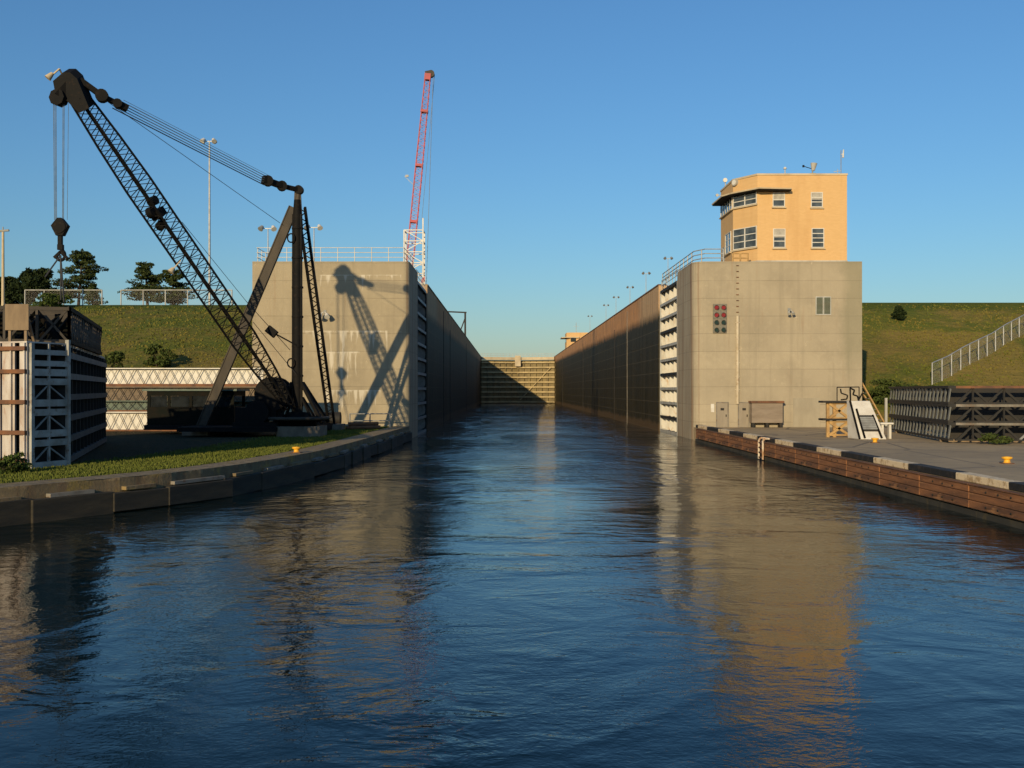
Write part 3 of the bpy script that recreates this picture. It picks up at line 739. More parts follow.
# roof equipment on the house
def rooftop():
    p = at(725.3, 177, 95.5); p.z = zt
    t = thing('spotlight', 'small white spotlight on the chamber side edge of brick house roof', 'spotlight', p)
    b = MB(); b.tube(p, p+V(0, 0, .5), .05); b.build('post', M['grey_steel'], t)
    b = MB(); b.tube(p+V(.0, .25, .65), p+V(-.05, -.2, .6), .17, 12, .2); b.build('lamp_head', M['white_clean'], t)
    p = V(HC.x-.05, 96.0, zt-.75)
    t = thing('security_camera', 'small pale camera on an arm over brick house canopy', 'camera', p)
    b = MB(); b.bar(p+V(.02, 0, 0), p+V(-.55, 0, .1), .06); b.build('arm', M['grey_steel'], t)
    b = MB(); b.tube(p+V(-.55, .25, .1), p+V(-.62, -.4, 0), .11, 8, .14); b.build('camera_body', M['grey_pale'], t)
    p = at(812.5, 173, 90.1); p.z = zt
    t = thing('siren', 'horn siren on short post on the brick house roof', 'siren', p)
    b = MB(); b.tube(p, p+V(0, 0, .4), .06); b.bb(p.x-.25, p.x+.25, p.y-.15, p.y+.15, zt, zt+.12); b.build('post', M['grey_paint'], t)
    b = MB(); b.tube(p+V(.05, 0, .35), p+V(.12, -.02, 1.0), .14, 12, .3); b.build('horn', M['grey_pale'], t)
    b = MB(); b.bar(p+V(0, 0, .5), p+V(-.8, 0, .75), .05); b.box(p+V(-.8, 0, .75), (.16, .12, .18)); b.build('bracket_arm', M['black_steel'], t)
    p = at(841, 173, 90.1); p.z = zt
    t = thing('antenna', 'thin aerial mast with side dipoles at right end of house roof', 'antenna', p)
    b = MB(); b.tube(p, p+V(0, 0, 2.15), .035, 6); b.build('mast', M['grey_paint'], t)
    b = MB(); b.bar(p+V(0, 0, .35), p+V(-.65, 0, .25), .05); b.bar(p+V(-.3, 0, .1), p+V(-.3, 0, .5), .04); b.build('lower_dipole', M['grey_steel'], t)
    b = MB(); b.bar(p+V(0, 0, 1.8), p+V(.25, 0, 1.8), .05); b.tube(p+V(.18, 0, 1.5), p+V(.22, 0, 2.2), .09, 8, .05); b.build('upper_dipole', M['white_clean'], t)
    p = at(785, 173, 90.1); p.z = zt
    t = thing('vent_cap', 'tiny roof vent near middle of brick house roof', 'vent', p)
    b = MB(); b.tube(p, p+V(0, 0, .55), .05); b.build('pipe', M['grey_steel'], t)
    b = MB(); b.lathe(p+V(0, 0, .5), [(.001, .22), (.14, .1), (.16, 0), (.001, 0)], 10); b.build('cap', M['white_clean'], t)
rooftop()

# ------------------------------------------------------------------ railings and fences
def railing(name, label, pts, h, rails, step, r, mat, cat='railing', panel=None, group=None):
    pts = [Vector(p) for p in pts]
    t = thing(name, label, cat, pts[0], group)
    lens = [(b-a).length for a, b in zip(pts, pts[1:])]; tot = sum(lens)
    n = max(1, round(tot/step)); n = min(n, 95)
    def pos(d):
        for (a, b), l in zip(zip(pts, pts[1:]), lens):
            if d <= l+1e-6: return a.lerp(b, d/l)
            d -= l
        return pts[-1].copy()
    for i in range(n+1):
        p = pos(tot*i/n); b = MB(); b.tube(p+V(0, 0, -.02), p+V(0, 0, h), r*1.15, 6); b.build('post', M[mat], t)
    for k in range(rails):
        z = h*(k+1)/rails-.02 if rails > 1 else h-.02
        b = MB(); b.path([p+V(0, 0, z) for p in pts], r, 6); b.build('rail', M[mat], t)
    if panel:
        b = MB()
        for a, c in zip(pts, pts[1:]): b.add([a+V(0, 0, .05), c+V(0, 0, .05), c+V(0, 0, h-.05), a+V(0, 0, h-.05)], [(0, 1, 2, 3)])
        b.build('wire_mesh', M[panel], t)
    return t
railing('railing', 'white three rail pipe railing along the top of left lock wall end', [(-21.5, 96, TOP), (-21.5, YF+.35, TOP), (WL-.5, YF+.35, TOP), (WL-.35, 95.8, TOP)], 1.25, 3, 1.45, .03, 'white_clean')
railing('railing', 'grey pipe railing curving along the corner of the right lock wall', [(at(722, 0, 89).x, YF+.5, TOP), (WR+1.1, YF+.5, TOP), (WR+.4, 90, TOP), (WR+.35, 107.5, TOP)], 1.15, 3, 2.0, .045, 'grey_steel')
railing('railing', 'short buff railing by the foot of the brick house', [(at(732, 0, 89).x, YF+.7, TOP+.0), (at(747, 0, 89).x, YF+.7, TOP+.0)], .8, 2, .7, .06, 'yellow_timber')
fz = 15.2
def fpt(px, Y, z=fz): return V((px-VX)/F*Y, Y, z)
railing('fence', 'pale chain link fence section at hill top in front of the tall pine', [fpt(25, 132), fpt(102, 132)], 2.0, 1, 2.75, .07, 'grey_pale', 'fence', 'chain2')
railing('fence', 'pale chain link fence section at hill top nearest the derrick boom', [fpt(121, 132), fpt(232, 132)], 2.0, 1, 2.75, .07, 'grey_pale', 'fence', 'chain2')
fp = []
for i in range(1, 13):
    y = 101.5+i*2.3; x = 40.6+i*2.6; fp.append(V(x, y, hill_h(x, y, 95, 131, 15.6)-.05))
railing('fence', 'chain link fence climbing the right grass embankment', fp, 2.3, 1, 2.2, .06, 'grey_steel', 'fence', 'chain')

# ------------------------------------------------------------------ lamps
def lamp_post(label, px, ytop, Y, zbase, heads=2, name='lamp_post', r=.07, group='lamp posts along the lock', hs=1.0, hm='white_clean'):
    p = at(px, ytop, Y); base = V(p.x, Y, zbase)
    t = thing(name, label, 'lamp post', base, group)
    b = MB(); b.tube(base, p, r, 8, r*.6); b.build('pole', M['grey_steel'], t)
    b = MB(); b.bar(p+V(-.55*hs, 0, -.05), p+V(.55*hs, 0, -.05), .07*hs); b.build('crossarm', M['grey_steel'], t)
    for i in range(heads):
        dx = (-.5 if i % 2 == 0 else .5)*hs; dy = -.1-.35*(i//2)
        b = MB(); b.tube(p+V(dx, dy, .12*hs), p+V(dx*1.3, dy-.25*hs, -.18*hs), .16*hs, 10, .27*hs); b.build('lamp_head', M[hm] if i else M['grey_paint'], t)
lamp_post('twin headed lamp post above left lock wall, hidden partly by the stiff leg', 268, 228, 97, TOP)
lamp_post('twin headed lamp post above left lock wall right of the derrick mast', 314, 227, 97, TOP)
lamp_post('very tall thin floodlight mast behind the derrick boom', 209.5, 141, 165, 15.1, 4, 'light_mast', .22, None, 1.5)
# line of lamps on the right chamber wall
names = ['nearest lamp on right lock wall, beside the gate railing', 'second nearest lamp standing on right lock wall beyond the gate', 'third lamp back along the right lock wall', 'fourth lamp back along the right lock wall', 'fifth lamp back along the right lock wall', 'lamp on right lock wall closest to the far beige tower']
for (px, py, Y), lab in zip(((668, 258, 112), (646, 273, 120), (630, 287, 140), (616, 297, 158), (606, 305, 176), (590, 316, 210)), names):
    lamp_post(lab, px, py, Y, TOP, 2, 'lamp_post', .045, hs=.6, hm='grey_paint')
# pole far left
p = at(3, 232, 120); zb = hill_h(p.x, 120, 84, 131, 15.3)
t = thing('utility_pole', 'pale utility pole with crosspiece at far left above the stacked gates', 'pole', (p.x, 120, zb))
b = MB(); b.tube((p.x, 120, zb-.2), p, .2, 10, .14); b.build('pole', M['cream'], t)
b = MB(); b.bar(p+V(-.5, 0, .1), p+V(.7, 0, .2), .22); b.bar(p+V(0, 0, .15), p+V(0, 0, .6), .1); b.build('crosspiece', M['grey_paint'], t)

# ------------------------------------------------------------------ derrick crane
def lattice(mb, P, Q, w0, side, nseg, prof, chord, lace):
    """square lattice boom from P to Q; prof(t) = width"""
    P, Q = Vector(P), Vector(Q); d = (Q-P).normalized(); s = Vector(side).normalized(); u = d.cross(s).normalized(); s = u.cross(d)
    def c(t, k):
        w = prof(t)*w0/2; a = ((-1, -1), (1, -1), (1, 1), (-1, 1))[k]
        return P.lerp(Q, t)+s*w*a[0]+u*w*a[1]
    for k in range(4):
        for i in range(8):
            mb.bar(c(i/8, k), c((i+1)/8, k), chord)
    for i in range(nseg):
        t0, t1 = i/nseg, (i+1)/nseg; tm = (t0+t1)/2
        for k in range(4):
            k2 = (k+1) % 4
            mb.bar(c(t0, k), c(tm, k2), lace); mb.bar(tm and c(tm, k2), c(t1, k), lace)
MY = 69.5
mastX = (297.5-VX)/F*MY
def derrick():
    base = V(mastX, MY, GZ)
    t = thing('derrick_crane', 'black stiff leg derrick crane with lattice boom on left quay', 'crane', base)
    top = at(297.5, 200, MY)
    pin = at(299, 190, MY)
    # footing and turntable
    b = MB()
    b.box(base+V(.35, -1.1, .3), (2.9, 1.0, .75)); b.box(base+V(.35, .5, .3), (2.8, 2.0, .72))
    b.build('footing', M['rock'], t, bevel=.05)
    b = MB(); b.lathe(base, [(.001, .67), (1.3, .67), (1.3, 1.0), (1.9, 1.05), (1.9, 1.1), (.9, 1.12), (.7, 1.6), (.001, 1.6)], 28); b.build('pedestal', M['black_steel'], t)
    b = MB(); b.lathe(base, [(1.5, 1.103), (2.15, 1.103), (2.15, 1.3), (1.5, 1.3)], 28); b.build('turntable', M['tan_steel'], t)
    # mast
    m_ = MB(); m_.tube(base+V(0, 0, 1.0), V(top.x, MY, top.z-1.2), .36, 14, .33); m_.tube(V(top.x, MY, top.z-1.2), V(top.x, MY, top.z), .33, 14, .24)
    for k in range(7): m_.tube(base+V(0, 0, 2+k*2), base+V(0, 0, 2.12+k*2), .40, 14)
    m_.bar(base+V(.3, -.22, 1.2), V(top.x+.27, MY-.2, top.z-1), .1); m_.bar(base+V(-.3, -.22, 1.2), V(top.x-.27, MY-.2, top.z-1), .1)
    m_.build('mast', M['black_steel'], t)
    m_ = MB(); m_.tube(V(top.x, MY, top.z-.1), pin, .2, 10, .16); m_.bar(V(top.x-.25, MY, top.z-2), V(top.x-.12, MY, pin.z), .14); m_.bar(V(top.x+.3, MY, top.z-2), V(top.x+.15, MY, pin.z), .14)
    m_.build('gudgeon', M['tan_steel'], t)
    # stiff legs
    A = V(at(199, 0, 71).x, 71, GZ+.2); a0 = V(top.x-.25, MY, top.z-.5)
    leg = MB()
    d = (A-a0).normalized(); s = d.cross(V(0, 1, 0)).normalized()
    leg.bar(a0, A, .5, .26, (0, 1, 0)); 
    leg.bar(a0+s*.285, A+s*.285, .07, .36, (0, 1, 0)); leg.bar(a0-s*.285, A-s*.285, .07, .36, (0, 1, 0))
    leg.build('stiff_leg', M['tan_steel'], t)
    Bf = V(at(332, 0, 80).x, 80, GZ+.2); b0 = V(top.x+.25, MY+.1, top.z-.5)
    leg = MB(); d = (Bf-b0).normalized(); s = d.cross(V(0, 1, 0)).normalized()
    for sg in (-.23, .23): leg.bar(b0+s*sg, Bf+s*sg, .16, .3, (0, 1, 0))
    for i in range(26):
        p0 = b0.lerp(Bf, i/26); p1 = b0.lerp(Bf, (i+.5)/26); p2 = b0.lerp(Bf, (i+1)/26)
        leg.bar(p0-s*.23, p1+s*.23, .06); leg.bar(p1+s*.23, p2-s*.23, .06)
    leg.build('stiff_leg', M['black_steel'], t)
    # sills on the ground
    for E in (A, Bf):
        s_ = MB(); s_.bar(base+V(0, 0, .75), E+V(0, 0, .05), .4, .5); s_.build('sill_beam', M['black_steel'], t)
    for E in (A, Bf):
        p_ = MB(); p_.box(E+V(0, 0, -.1), (1.8, 1.8, .7)); p_.build('leg_footing', M['rock'], t)
    # mast foot braces
    br = MB()
    for sx, sy in ((1.6, -.9), (-1.7, -.8), (1.7, .7), (-1.5, .9)):
        br.bar(base+V(sx*.2, sy*.2, 3.6), base+V(sx*1.15, sy, .9), .22)
        br.bar(base+V(sx*.2, sy*.2, 2.6), base+V(sx*.75, sy*.7, .9), .14)
    br.build('foot_braces', M['black_steel'], t)
    # boom
    foot = at(291, 408, MY-.8); tip = at(79, 98, 58.4)
    dd = (tip-foot).normalized(); vw = ((foot+tip)/2-V(0, 0, CAMZ)).normalized(); vp = (vw-dd*vw.dot(dd)).normalized()
    side = Matrix.Rotation(math.radians(49), 3, dd) @ vp
    bm = MB()
    def prof(t): return .35+.65*min(t/.2, 1) if t < .2 else (1 if t < .8 else 1-.35*(t-.8)/.2)
    lattice(bm, foot, tip, 1.15, side, 34, prof, .10, .04)
    bm.build('boom', M['black_steel'], t)
    d = (tip-foot).normalized(); s = side.normalized(); u = d.cross(s)
    # centre pipe / operating ropes run inside the boom
    w = MB(); w.bar(foot+d*3, tip, .14); w.build('inner_beam', M['black_steel'], t)
    g = MB(); cpt = at(157, 213, 62.2); cpt = foot+d*((cpt-foot).dot(d)); g.box(cpt, (.7, .5, .7), (s, d, u)); g.disc(cpt+u*.4+d*.3, s, .34, .4); g.disc(cpt+d*.75-u*.25, s, .28, .5); g.disc(cpt-d*.7+s*.3, u, .28, .5); g.build('sheave_guide', M['black_steel'], t)
    hs_ = V(d.z*0+.25, 1, 0); hs_ = (hs_-d*hs_.dot(d)).normalized(); hu = hs_.cross(d); hu = hu if hu.z > 0 else -hu
    h = MB()
    def hp_(px, py): return at(px, py, 58.3)-hs_*.45
    h.extr([hp_(56, 79), hp_(66, 70.5), hp_(73, 70.5), hp_(80, 77), hp_(92, 106), hp_(82, 111), hp_(70, 99), hp_(58, 90)], hs_*.9)
    h.build('boom_head', M['black_steel'], t)
    noseP = at(59, 98, 58)
    h = MB(); h.disc(noseP, (.2, 1, 0), .48, .5, 8); h.bar(noseP, at(70, 86, 58.3), .6); h.build('nose_sheave', M['black_steel'], t)
    lp = at(50.5, 75, 58); h = MB(); h.bar(lp+V(.1, 0, 0), lp+V(.5, 0, .35), .07); h.bar(lp+V(.5, 0, .35), at(62, 74, 58.3), .07); h.tube(lp+V(.12, 0, .1), lp+V(-.12, -.1, -.22), .1, 10, .2); h.build('head_lamp', M['cream'], t)
    # luffing tackle
    b0_ = at(102, 96, 58.8); b1_ = at(118, 104, 59.3); m0 = at(268, 181, 68.0); m1 = at(282, 186, 68.7)
    k = MB(); k.bar(at(80, 80, 58.4), b0_, .32, .3); k.disc(b0_, (.25, -1, 0), .36, .5, 14); k.bar(b0_, b1_, .3, .25); k.disc(b1_, (.25, -1, 0), .26, .55, 12); k.bar(b1_, b1_.lerp(b0_, -.6), .4, .34)
    k.build('luffing_block', M['black_steel'], t)
    k = MB(); k.disc(m0, (.25, -1, 0), .34, .55, 14); k.bar(m0, m0.lerp(m1, -.35), .45, .5); k.bar(m0, m1, .42, .35); k.disc(m1, (.25, -1, 0), .34, .4, 12); k.bar(m1, pin, .3, .28); k.disc(pin, (0, 1, 0), .3, .45); k.build('topping_link', M['black_steel'], t)
    upv = (m0-b1_).cross(V(.3, -1, 0)).normalized(); upv = upv if upv.z > 0 else -upv
    for i in range(10):
        off = -.34+.68*i/9
        r_ = MB(); sgn = V(.1, .3, 0)*(1 if i % 2 else -1)
        r_.tube(b1_+upv*off+sgn, m0+upv*off+sgn, .014 if i else .035, 4, caps=False); r_.build('luffing_rope', M['rope'] if i else M['rope_dark'], t)
    # backing line and boom line
    r_ = MB(); r_.tube(at(108, 102, 58.7), at(280, 223, MY-.4), .02, 4, caps=False); r_.build('tag_line', M['rope_dark'], t)
    r_ = MB(); r_.path([at(182, 222, 62.5), at(246, 301, MY-.6), at(290, 350, MY-.5)], .022, 4); r_.path([at(253, 322, MY-.8), at(296, 374, MY-.6)], .02, 4); r_.build('boom_line', M['rope_dark'], t)
    # hoist ropes, hook block, slings
    for dx in (-6.5, -5.2, -4, 3, 4.2, 8.5):
        r_ = MB(); r_.tube(at(60+dx, 103, 58), at(60+dx*.85, 220, 58), .02 if dx < 8 else .014, 4, caps=False); r_.build('hoist_rope', M['rope'], t)
    hb = at(60.3, 227, 58)
    k = MB(); k.extr([hb+V(-.46, -.2, .06), hb+V(-.1, -.2, .5), hb+V(.12, -.2, .5), hb+V(.48, -.2, .06), hb+V(.2, -.2, -.5), hb+V(-.18, -.2, -.5)], (0, .4, 0)); k.disc(hb, (0, 1, 0), .38, .5, 16)
    k.bar(hb+V(0, 0, -.45), hb+V(0, 0, -1.0), .22); k.box(hb+V(.02, 0, -1.15), (.3, .25, .3)); k.build('hook_block', M['black_steel'], t)
    hk = hb+V(.02, 0, -1.3); k = MB()
    pts = [hk+V(.25*math.sin(a), 0, -.3+.3*math.cos(a)) for a in [i*.55 for i in range(9)]]
    k.path(pts, .09, 6); k.bar(hk+V(0, 0, -.1), hk+V(-.36, 0, -.45), .15); k.bar(hk+V(0, 0, -.1), hk+V(.4, 0, -.5), .15); k.build('hook', M['black_steel'], t)
    for e in (at(45, 277, 57.6), at(61, 300, 58.4), at(64, 302, 57.4)):
        k = MB(); k.tube(hk+V(0, 0, -.3), e, .045, 5); k.build('sling', M['rope_dark'], t)
    # lamp below the boom
    lp = at(172, 270, 62.5); k = MB(); k.bar(lp+V(.1, 0, .1), lp+V(.5, .1, .6), .06); k.tube(lp+V(.1, 0, .12), lp+V(-.05, -.1, -.15), .1, 8, .22); k.build('boom_lamp', M['cream'], t)
    lp = at(272, 332, MY-.9); k = MB(); k.bar(lp, at(296, 345, MY-.4), .09); k.bar(lp+V(-.3, 0, .25), lp+V(.25, 0, -.2), .42, .5); k.build('floodlight', M['black_steel'], t)
    # ring on the mast
    for py in (238, 363):
        k = MB(); c_ = at(291, py, MY-.45); 
        k.path([c_+V(.24*math.cos(a), 0, .3*math.sin(a)) for a in [i*math.pi/6 for i in range(13)]], .05, 5); k.build('rope_guide', M['black_steel'], t)
    # winch and machinery deck
    dk = MB(); dk.bb(mastX-7.5, mastX-1.0, MY-2.2, MY+2.2, GZ+.35, GZ+.65); dk.bb(mastX-11.2, mastX-3.5, MY+2.21, MY+5.8, GZ+.3, GZ+.648); dk.build('machinery_deck', M['black_steel'], t)
    k = MB(); c_ = at(272, 394, MY-.6); k.disc(c_, (0, 1, 0), 1.15, .5, 24); k.disc(c_+V(0, 1.4, 0), (0, 1, 0), 1.15, .3, 24); k.tube(c_, c_+V(0, 1.5, 0), .6, 16); k.bar(c_+V(0, .3, 0), c_+V(-.6, .3, -1.9), .4); k.bar(c_+V(0, .3, 0), c_+V(.7, .3, -1.9), .4)
    k.build('winch_drum', M['black_steel'], t)
    k = MB(); c_ = at(258, 412, MY-1.0); k.disc(c_, (0, 1, 0), .8, .7, 18); k.box(c_+V(-.9, .3, -.2), (1.1, 1.2, 1.0)); k.box(c_+V(.8, .6, -.1), (.7, .8, .9)); k.bb(c_.x-1.6, c_.x+1.4, MY-1.4, MY+1, GZ+.64, GZ+.95); k.build('winch_gearing', M['black_steel'], t)
    # operator house
    y0, y1 = MY+2.4, MY+5.6; x0, x1 = at(147, 0, y0).x, at(234, 0, y0).x; z0, z1 = GZ+.66, at(0, 391, y0).z
    k = MB()
    for xa, xb, za, zb_ in ((x0, x1, z0, z0+1.25), (x0, x1, z1-.35, z1)): k.bb(xa, xb, y0, y1, za, zb_)
    nwin = 4
    for i in range(nwin+1):
        xx = x0+(x1-x0)*i/nwin
        xx = min(max(xx, x0+.12), x1-.12)
        for yy in (y0+.08, y1-.08): k.bb(xx-.1, xx+.1, yy-.07, yy+.07, z0+1.25, z1-.35)
    hs = k.build('machinery_house', M['dark_green'], t)  # near-black green carries the shade on the house walls
    k = MB(); k.prism([(x0-.25, y0-.25), (x1+.25, y0-.25), (x1+.25, y1+.25), (x0-.25, y1+.25)], z1+.003, z1+.14); k.build('roof', M['green_grey'], hs)
    for i in range(nwin):
        a_ = x0+(x1-x0)*i/nwin+.14; c_ = x0+(x1-x0)*(i+1)/nwin-.14
        k = MB(); k.bb(a_, c_, y0+.06, y0+.08, z0+1.26, z1-.36); k.build('window', M['glass'], hs)
derrick()

# ------------------------------------------------------------------ spare gates stacked on the left quay
def spare_left():
    # white leaf: end facing the lock is in shade, its paint greyed for that, long face is sunlit
    c0 = V(-18.75, 39.9, GZ); e = V(.33, .944, 0); l = V(-.944, .33, 0); up = V(0, 0, 1)
    h = 4.95; w = 2.2; ln = 19
    t = thing('spare_gate', 'white riveted spare gate leaf standing nearest camera at left frame edge', 'gate leaf', c0+l*5)
    ax = (l, e, up)
    def bx(mb, u0, u1, v0, v1, z0, z1): mb.box(c0+l*(u0+u1)/2+e*(v0+v1)/2+up*(z0+z1)/2, (u1-u0, v1-v0, z1-z0), ax)
    b = MB()
    for (u0, u1) in ((.02, .38), (.62, 1.25), (1.35, 2.4), (2.5, 4.2), (4.3, 6.3), (6.4, 8.4), (8.5, 10.6), (10.7, 12.8), (12.9, 15.0), (15.1, 17), (17.1, ln)): bx(b, u0, u1, .12, .2, .25, h)
    b.build('front_plating', M['white'], t)
    b = MB(); bx(b, .0, ln, .35, .4, .2, h-.05); b.build('inner_skin', M['stack_dark'], t)
    for z in (.25, 1.35, 2.55, 3.75, h-.3):
        b = MB(); bx(b, .0, ln, -.02, .11, z, z+.16); b.build('rusty_flange', M['rust'], t)
    for u in (.05, .72, 1.55, 2.6, 4.4, 6.5, 8.6, 10.8, 13, 15.2, 17.2):
        b = MB(); bx(b, u, u+.07, .03, .118, .2, h); b.build('stiffener', M['white'], t)
    for z, zh in ((0, .24), (.86, .26), (1.22, .28), (2.08, .26), (2.44, .28), (3.30, .26), (3.66, .28), (4.05, .22), (4.5, .2)):
        b = MB(); bx(b, -.06, .02, .4, w, z, z+zh); b.build('end_beam', M['end_grey'], t)
        b = MB(); bx(b, .06, .6, .45, w-.05, z+.05, z+.12); b.build('end_shelf', M['grey_paint'], t)
    b = MB(); bx(b, -.12, .06, w, w+.12, -.05, h+.2); b.build('corner_post', M['end_grey'], t)
    b = MB(); bx(b, -.1, .04, .24, .4, 0, h); bx(b, -.05, .05, 1.2, 1.28, 0, h)
    b.build('end_upright', M['end_grey'], t)
    for z in (.26, 1.5, 2.72):
        b = MB()
        q0 = c0+e*.45+up*(z+.58); q1 = c0+e*(w-.05)+up*z; 
        b.bar(q1, q1.lerp(c0+e*1.2+up*(z+.58), 1), .055); b.bar(c0+e*.45+up*z, c0+e*1.2+up*(z+.58), .055)
        b.build('end_bracing', M['grey_paint'], t)
    b = MB(); bx(b, .6, ln, .5, w, .1, h-.05); b.build('core', M['stack_dark'], t)
    b = MB(); bx(b, 0, ln, .1, w, h+.003, h+.06); b.build('top_plate', M['white'], t)
    # second leaf behind, running away from the camera
    a = V(-17.95, 42.15, GZ); d = V(-.29, .957, 0); n_ = V(.957, .29, 0); L2 = 18.5; h2 = 4.9
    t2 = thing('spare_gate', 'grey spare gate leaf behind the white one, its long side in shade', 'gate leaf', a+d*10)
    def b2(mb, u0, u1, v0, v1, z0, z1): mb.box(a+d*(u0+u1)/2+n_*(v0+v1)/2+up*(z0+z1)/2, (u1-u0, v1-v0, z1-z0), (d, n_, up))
    b = MB(); b2(b, .1, L2, -9, -.5, .0, h2-.1); b.build('core', M['stack_dark'], t2)  # core widened out of view to shade the operator house and yard
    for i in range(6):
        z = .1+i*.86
        b = MB(); b2(b, 0, L2, -.5, 0, z, z+.25); b.build('girder', M['shade_grey'] if i > 3 else M['deep_grey'], t2)  # girders and web plates coloured dark for the shaded long side
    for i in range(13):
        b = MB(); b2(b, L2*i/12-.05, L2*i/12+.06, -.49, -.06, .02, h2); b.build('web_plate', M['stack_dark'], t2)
    b = MB(); b2(b, .2, L2-.2, -.3, -.15, h2+.002, h2+.05)
    for i in range(22):
        u = .4+i*.82; b2(b, u, u+.4, -.35, -.1, h2+.003, h2+.12)
    b.build('bolted_lugs', M['white'], t2)
    # dark lattice frame lying on top
    z0 = GZ+h2+.13; z1 = z0+1.5
    s = a+V(0, 0, 0)+d*.2-n_*.05
    t3 = thing('truss_frame', 'dark lattice truss lying on top of the left gate stack', 'truss', V(s.x, s.y, z0)+d*5)
    def P(u, v, z): return V(s.x, s.y, 0)+d*u+n_*v+up*z
    L3 = 14.5; wd = 8.5  # truss stretched beyond its seen width to cast the same shade
    b = MB()
    for v in (0, -wd):
        for z in (z0+.08, z1-.08): b.bar(P(0, v, z), P(L3, v, z), .18)
    b.build('chords', M['dark_green'], t3)
    b = MB(); k = 20
    for i in range(k):
        u0, u1 = L3*i/k, L3*(i+1)/k
        for v in (0, -wd):
            b.bar(P(u0, v, z0+.1), P(u1, v, z1-.1), .1); b.bar(P(u1, v, z0+.1), P(u0, v, z1-.1), .08); b.bar(P(u0, v, z0), P(u0, v, z1), .1)
        b.bar(P(u0, 0, z1-.05), P(u1, -wd, z1-.05), .08); b.bar(P(u0, 0, z0+.05), P(u0, -wd, z0+.05), .1)
    for z in (z0+.08, z1-.08): b.bar(P(0, 0, z), P(0, -wd, z), .14)
    for q_ in range(7): b.bar(P(0, -wd*q_/7, z0), P(0, -wd*(q_+1)/7, z1), .09); b.bar(P(0, -wd*(q_+1)/7, z0), P(0, -wd*q_/7, z1), .09); b.bar(P(0, -wd*q_/7, z0), P(0, -wd*q_/7, z1), .1)
    b.build('lacing', M['tan_steel'], t3)  # lighter than the chords to paint the faint sunlight on the lacing
    b = MB()
    for i in range(150):
        u0 = L3*random.random(); v0 = -wd*random.random()
        b.bar(P(u0, v0, z0+.05), P(min(L3, u0+random.uniform(.3, 1.2)), max(-wd, min(0, v0+random.uniform(-1.5, 1.5))), z1-.15), .16)
    b.bar(P(.2, -wd/2, z0+.2), P(L3, -wd/2, z0+.2), .1)
    b.build('inner_shade_bracing', M['dark_green'], t3)  # bars packed in densely to block sun towards the operator house
    b = MB(); b.box(P(10.2, -4.5, (z0+z1)/2-.05), (8.2, 7.6, 1.1), (d, n_, up)); b.build('shade_block', M['dark_green'], t3)  # solid box added inside the truss to shade the operator house
    p0 = at(4.5, 330, 40.6); p1 = at(28, 304, 40.6)
    ft = GZ+h+.06
    t4 = thing('plywood_sheet', 'weathered plywood sheet propped upright on the white gate leaf', 'board', V((p0.x+p1.x)/2, 40.7, ft))
    b = MB(); b.bb(p0.x, p1.x, 40.64, 40.7, p0.z, p1.z); b.build('sheet', M['plywood'], t4)
    b = MB(); b.bar(V(p0.x+.15, 40.75, ft), V(p0.x+.15, 40.75, p1.z-.02), .1); b.bar(V(p1.x-.15, 40.75, ft), V(p1.x-.15, 40.75, p1.z-.02), .1); b.bar(V(p1.x-.15, 40.75, p1.z-.3), V(p1.x-.25, 41.7, ft), .09); b.build('props', M['plywood'], t4)
spare_left()

def white_truss(z0, bands, label, lab2):
    Y = 77.0; x0 = at(92, 0, Y).x; x1 = at(262, 0, Y).x
    t = thing('spare_truss', label, 'truss', ((x0+x1)/2, Y+.7, z0))
    z = z0
    for (h, kind, m_) in bands:
        if kind == 'panel':
            b = MB(); b.bb(x0, x1, Y+.35, Y+.45, z, z+h); b.build('web_panel', M[m_], t)
            b = MB(); n = 10
            for i in range(n):
                u0 = x0+(x1-x0)*i/n; u1 = x0+(x1-x0)*(i+1)/n; um = (u0+u1)/2
                b.bar((u0, Y+.15, z), (um, Y+.15, z+h), .04); b.bar((um, Y+.15, z+h), (u1, Y+.15, z), .04); b.bar((u0, Y+.2, z+h), (um, Y+.2, z), .025); b.bar((um, Y+.2, z), (u1, Y+.2, z+h), .025)
            b.build('lacing', M['stack_dark'] if m_ != 'white_clean' else M['stack_steel'], t)
            b = MB(); b.bb(x0, x1, Y+.0, Y+.4, z+h-.08, z+h-.004); b.build('flange', M[m_], t)
        else:
            b = MB(); b.bb(x0, x1, Y+.05, Y+1.5, z, z+h); b.build('chord', M[m_], t)
        z += h
    return z
z = white_truss(GZ, [(.12, 'beam', 'rust'), (1.35, 'panel', 'white_clean'), (.12, 'beam', 'rust'), (.72, 'panel', 'green_grey')], 'lower spare gate truss with white and green panels behind operator house', '')
white_truss(z+.003, [(1.05, 'panel', 'brown_steel'), (.2, 'beam', 'rust'), (1.2, 'panel', 'white_clean')], 'upper spare gate truss with rusty beam and white laced panel', '')

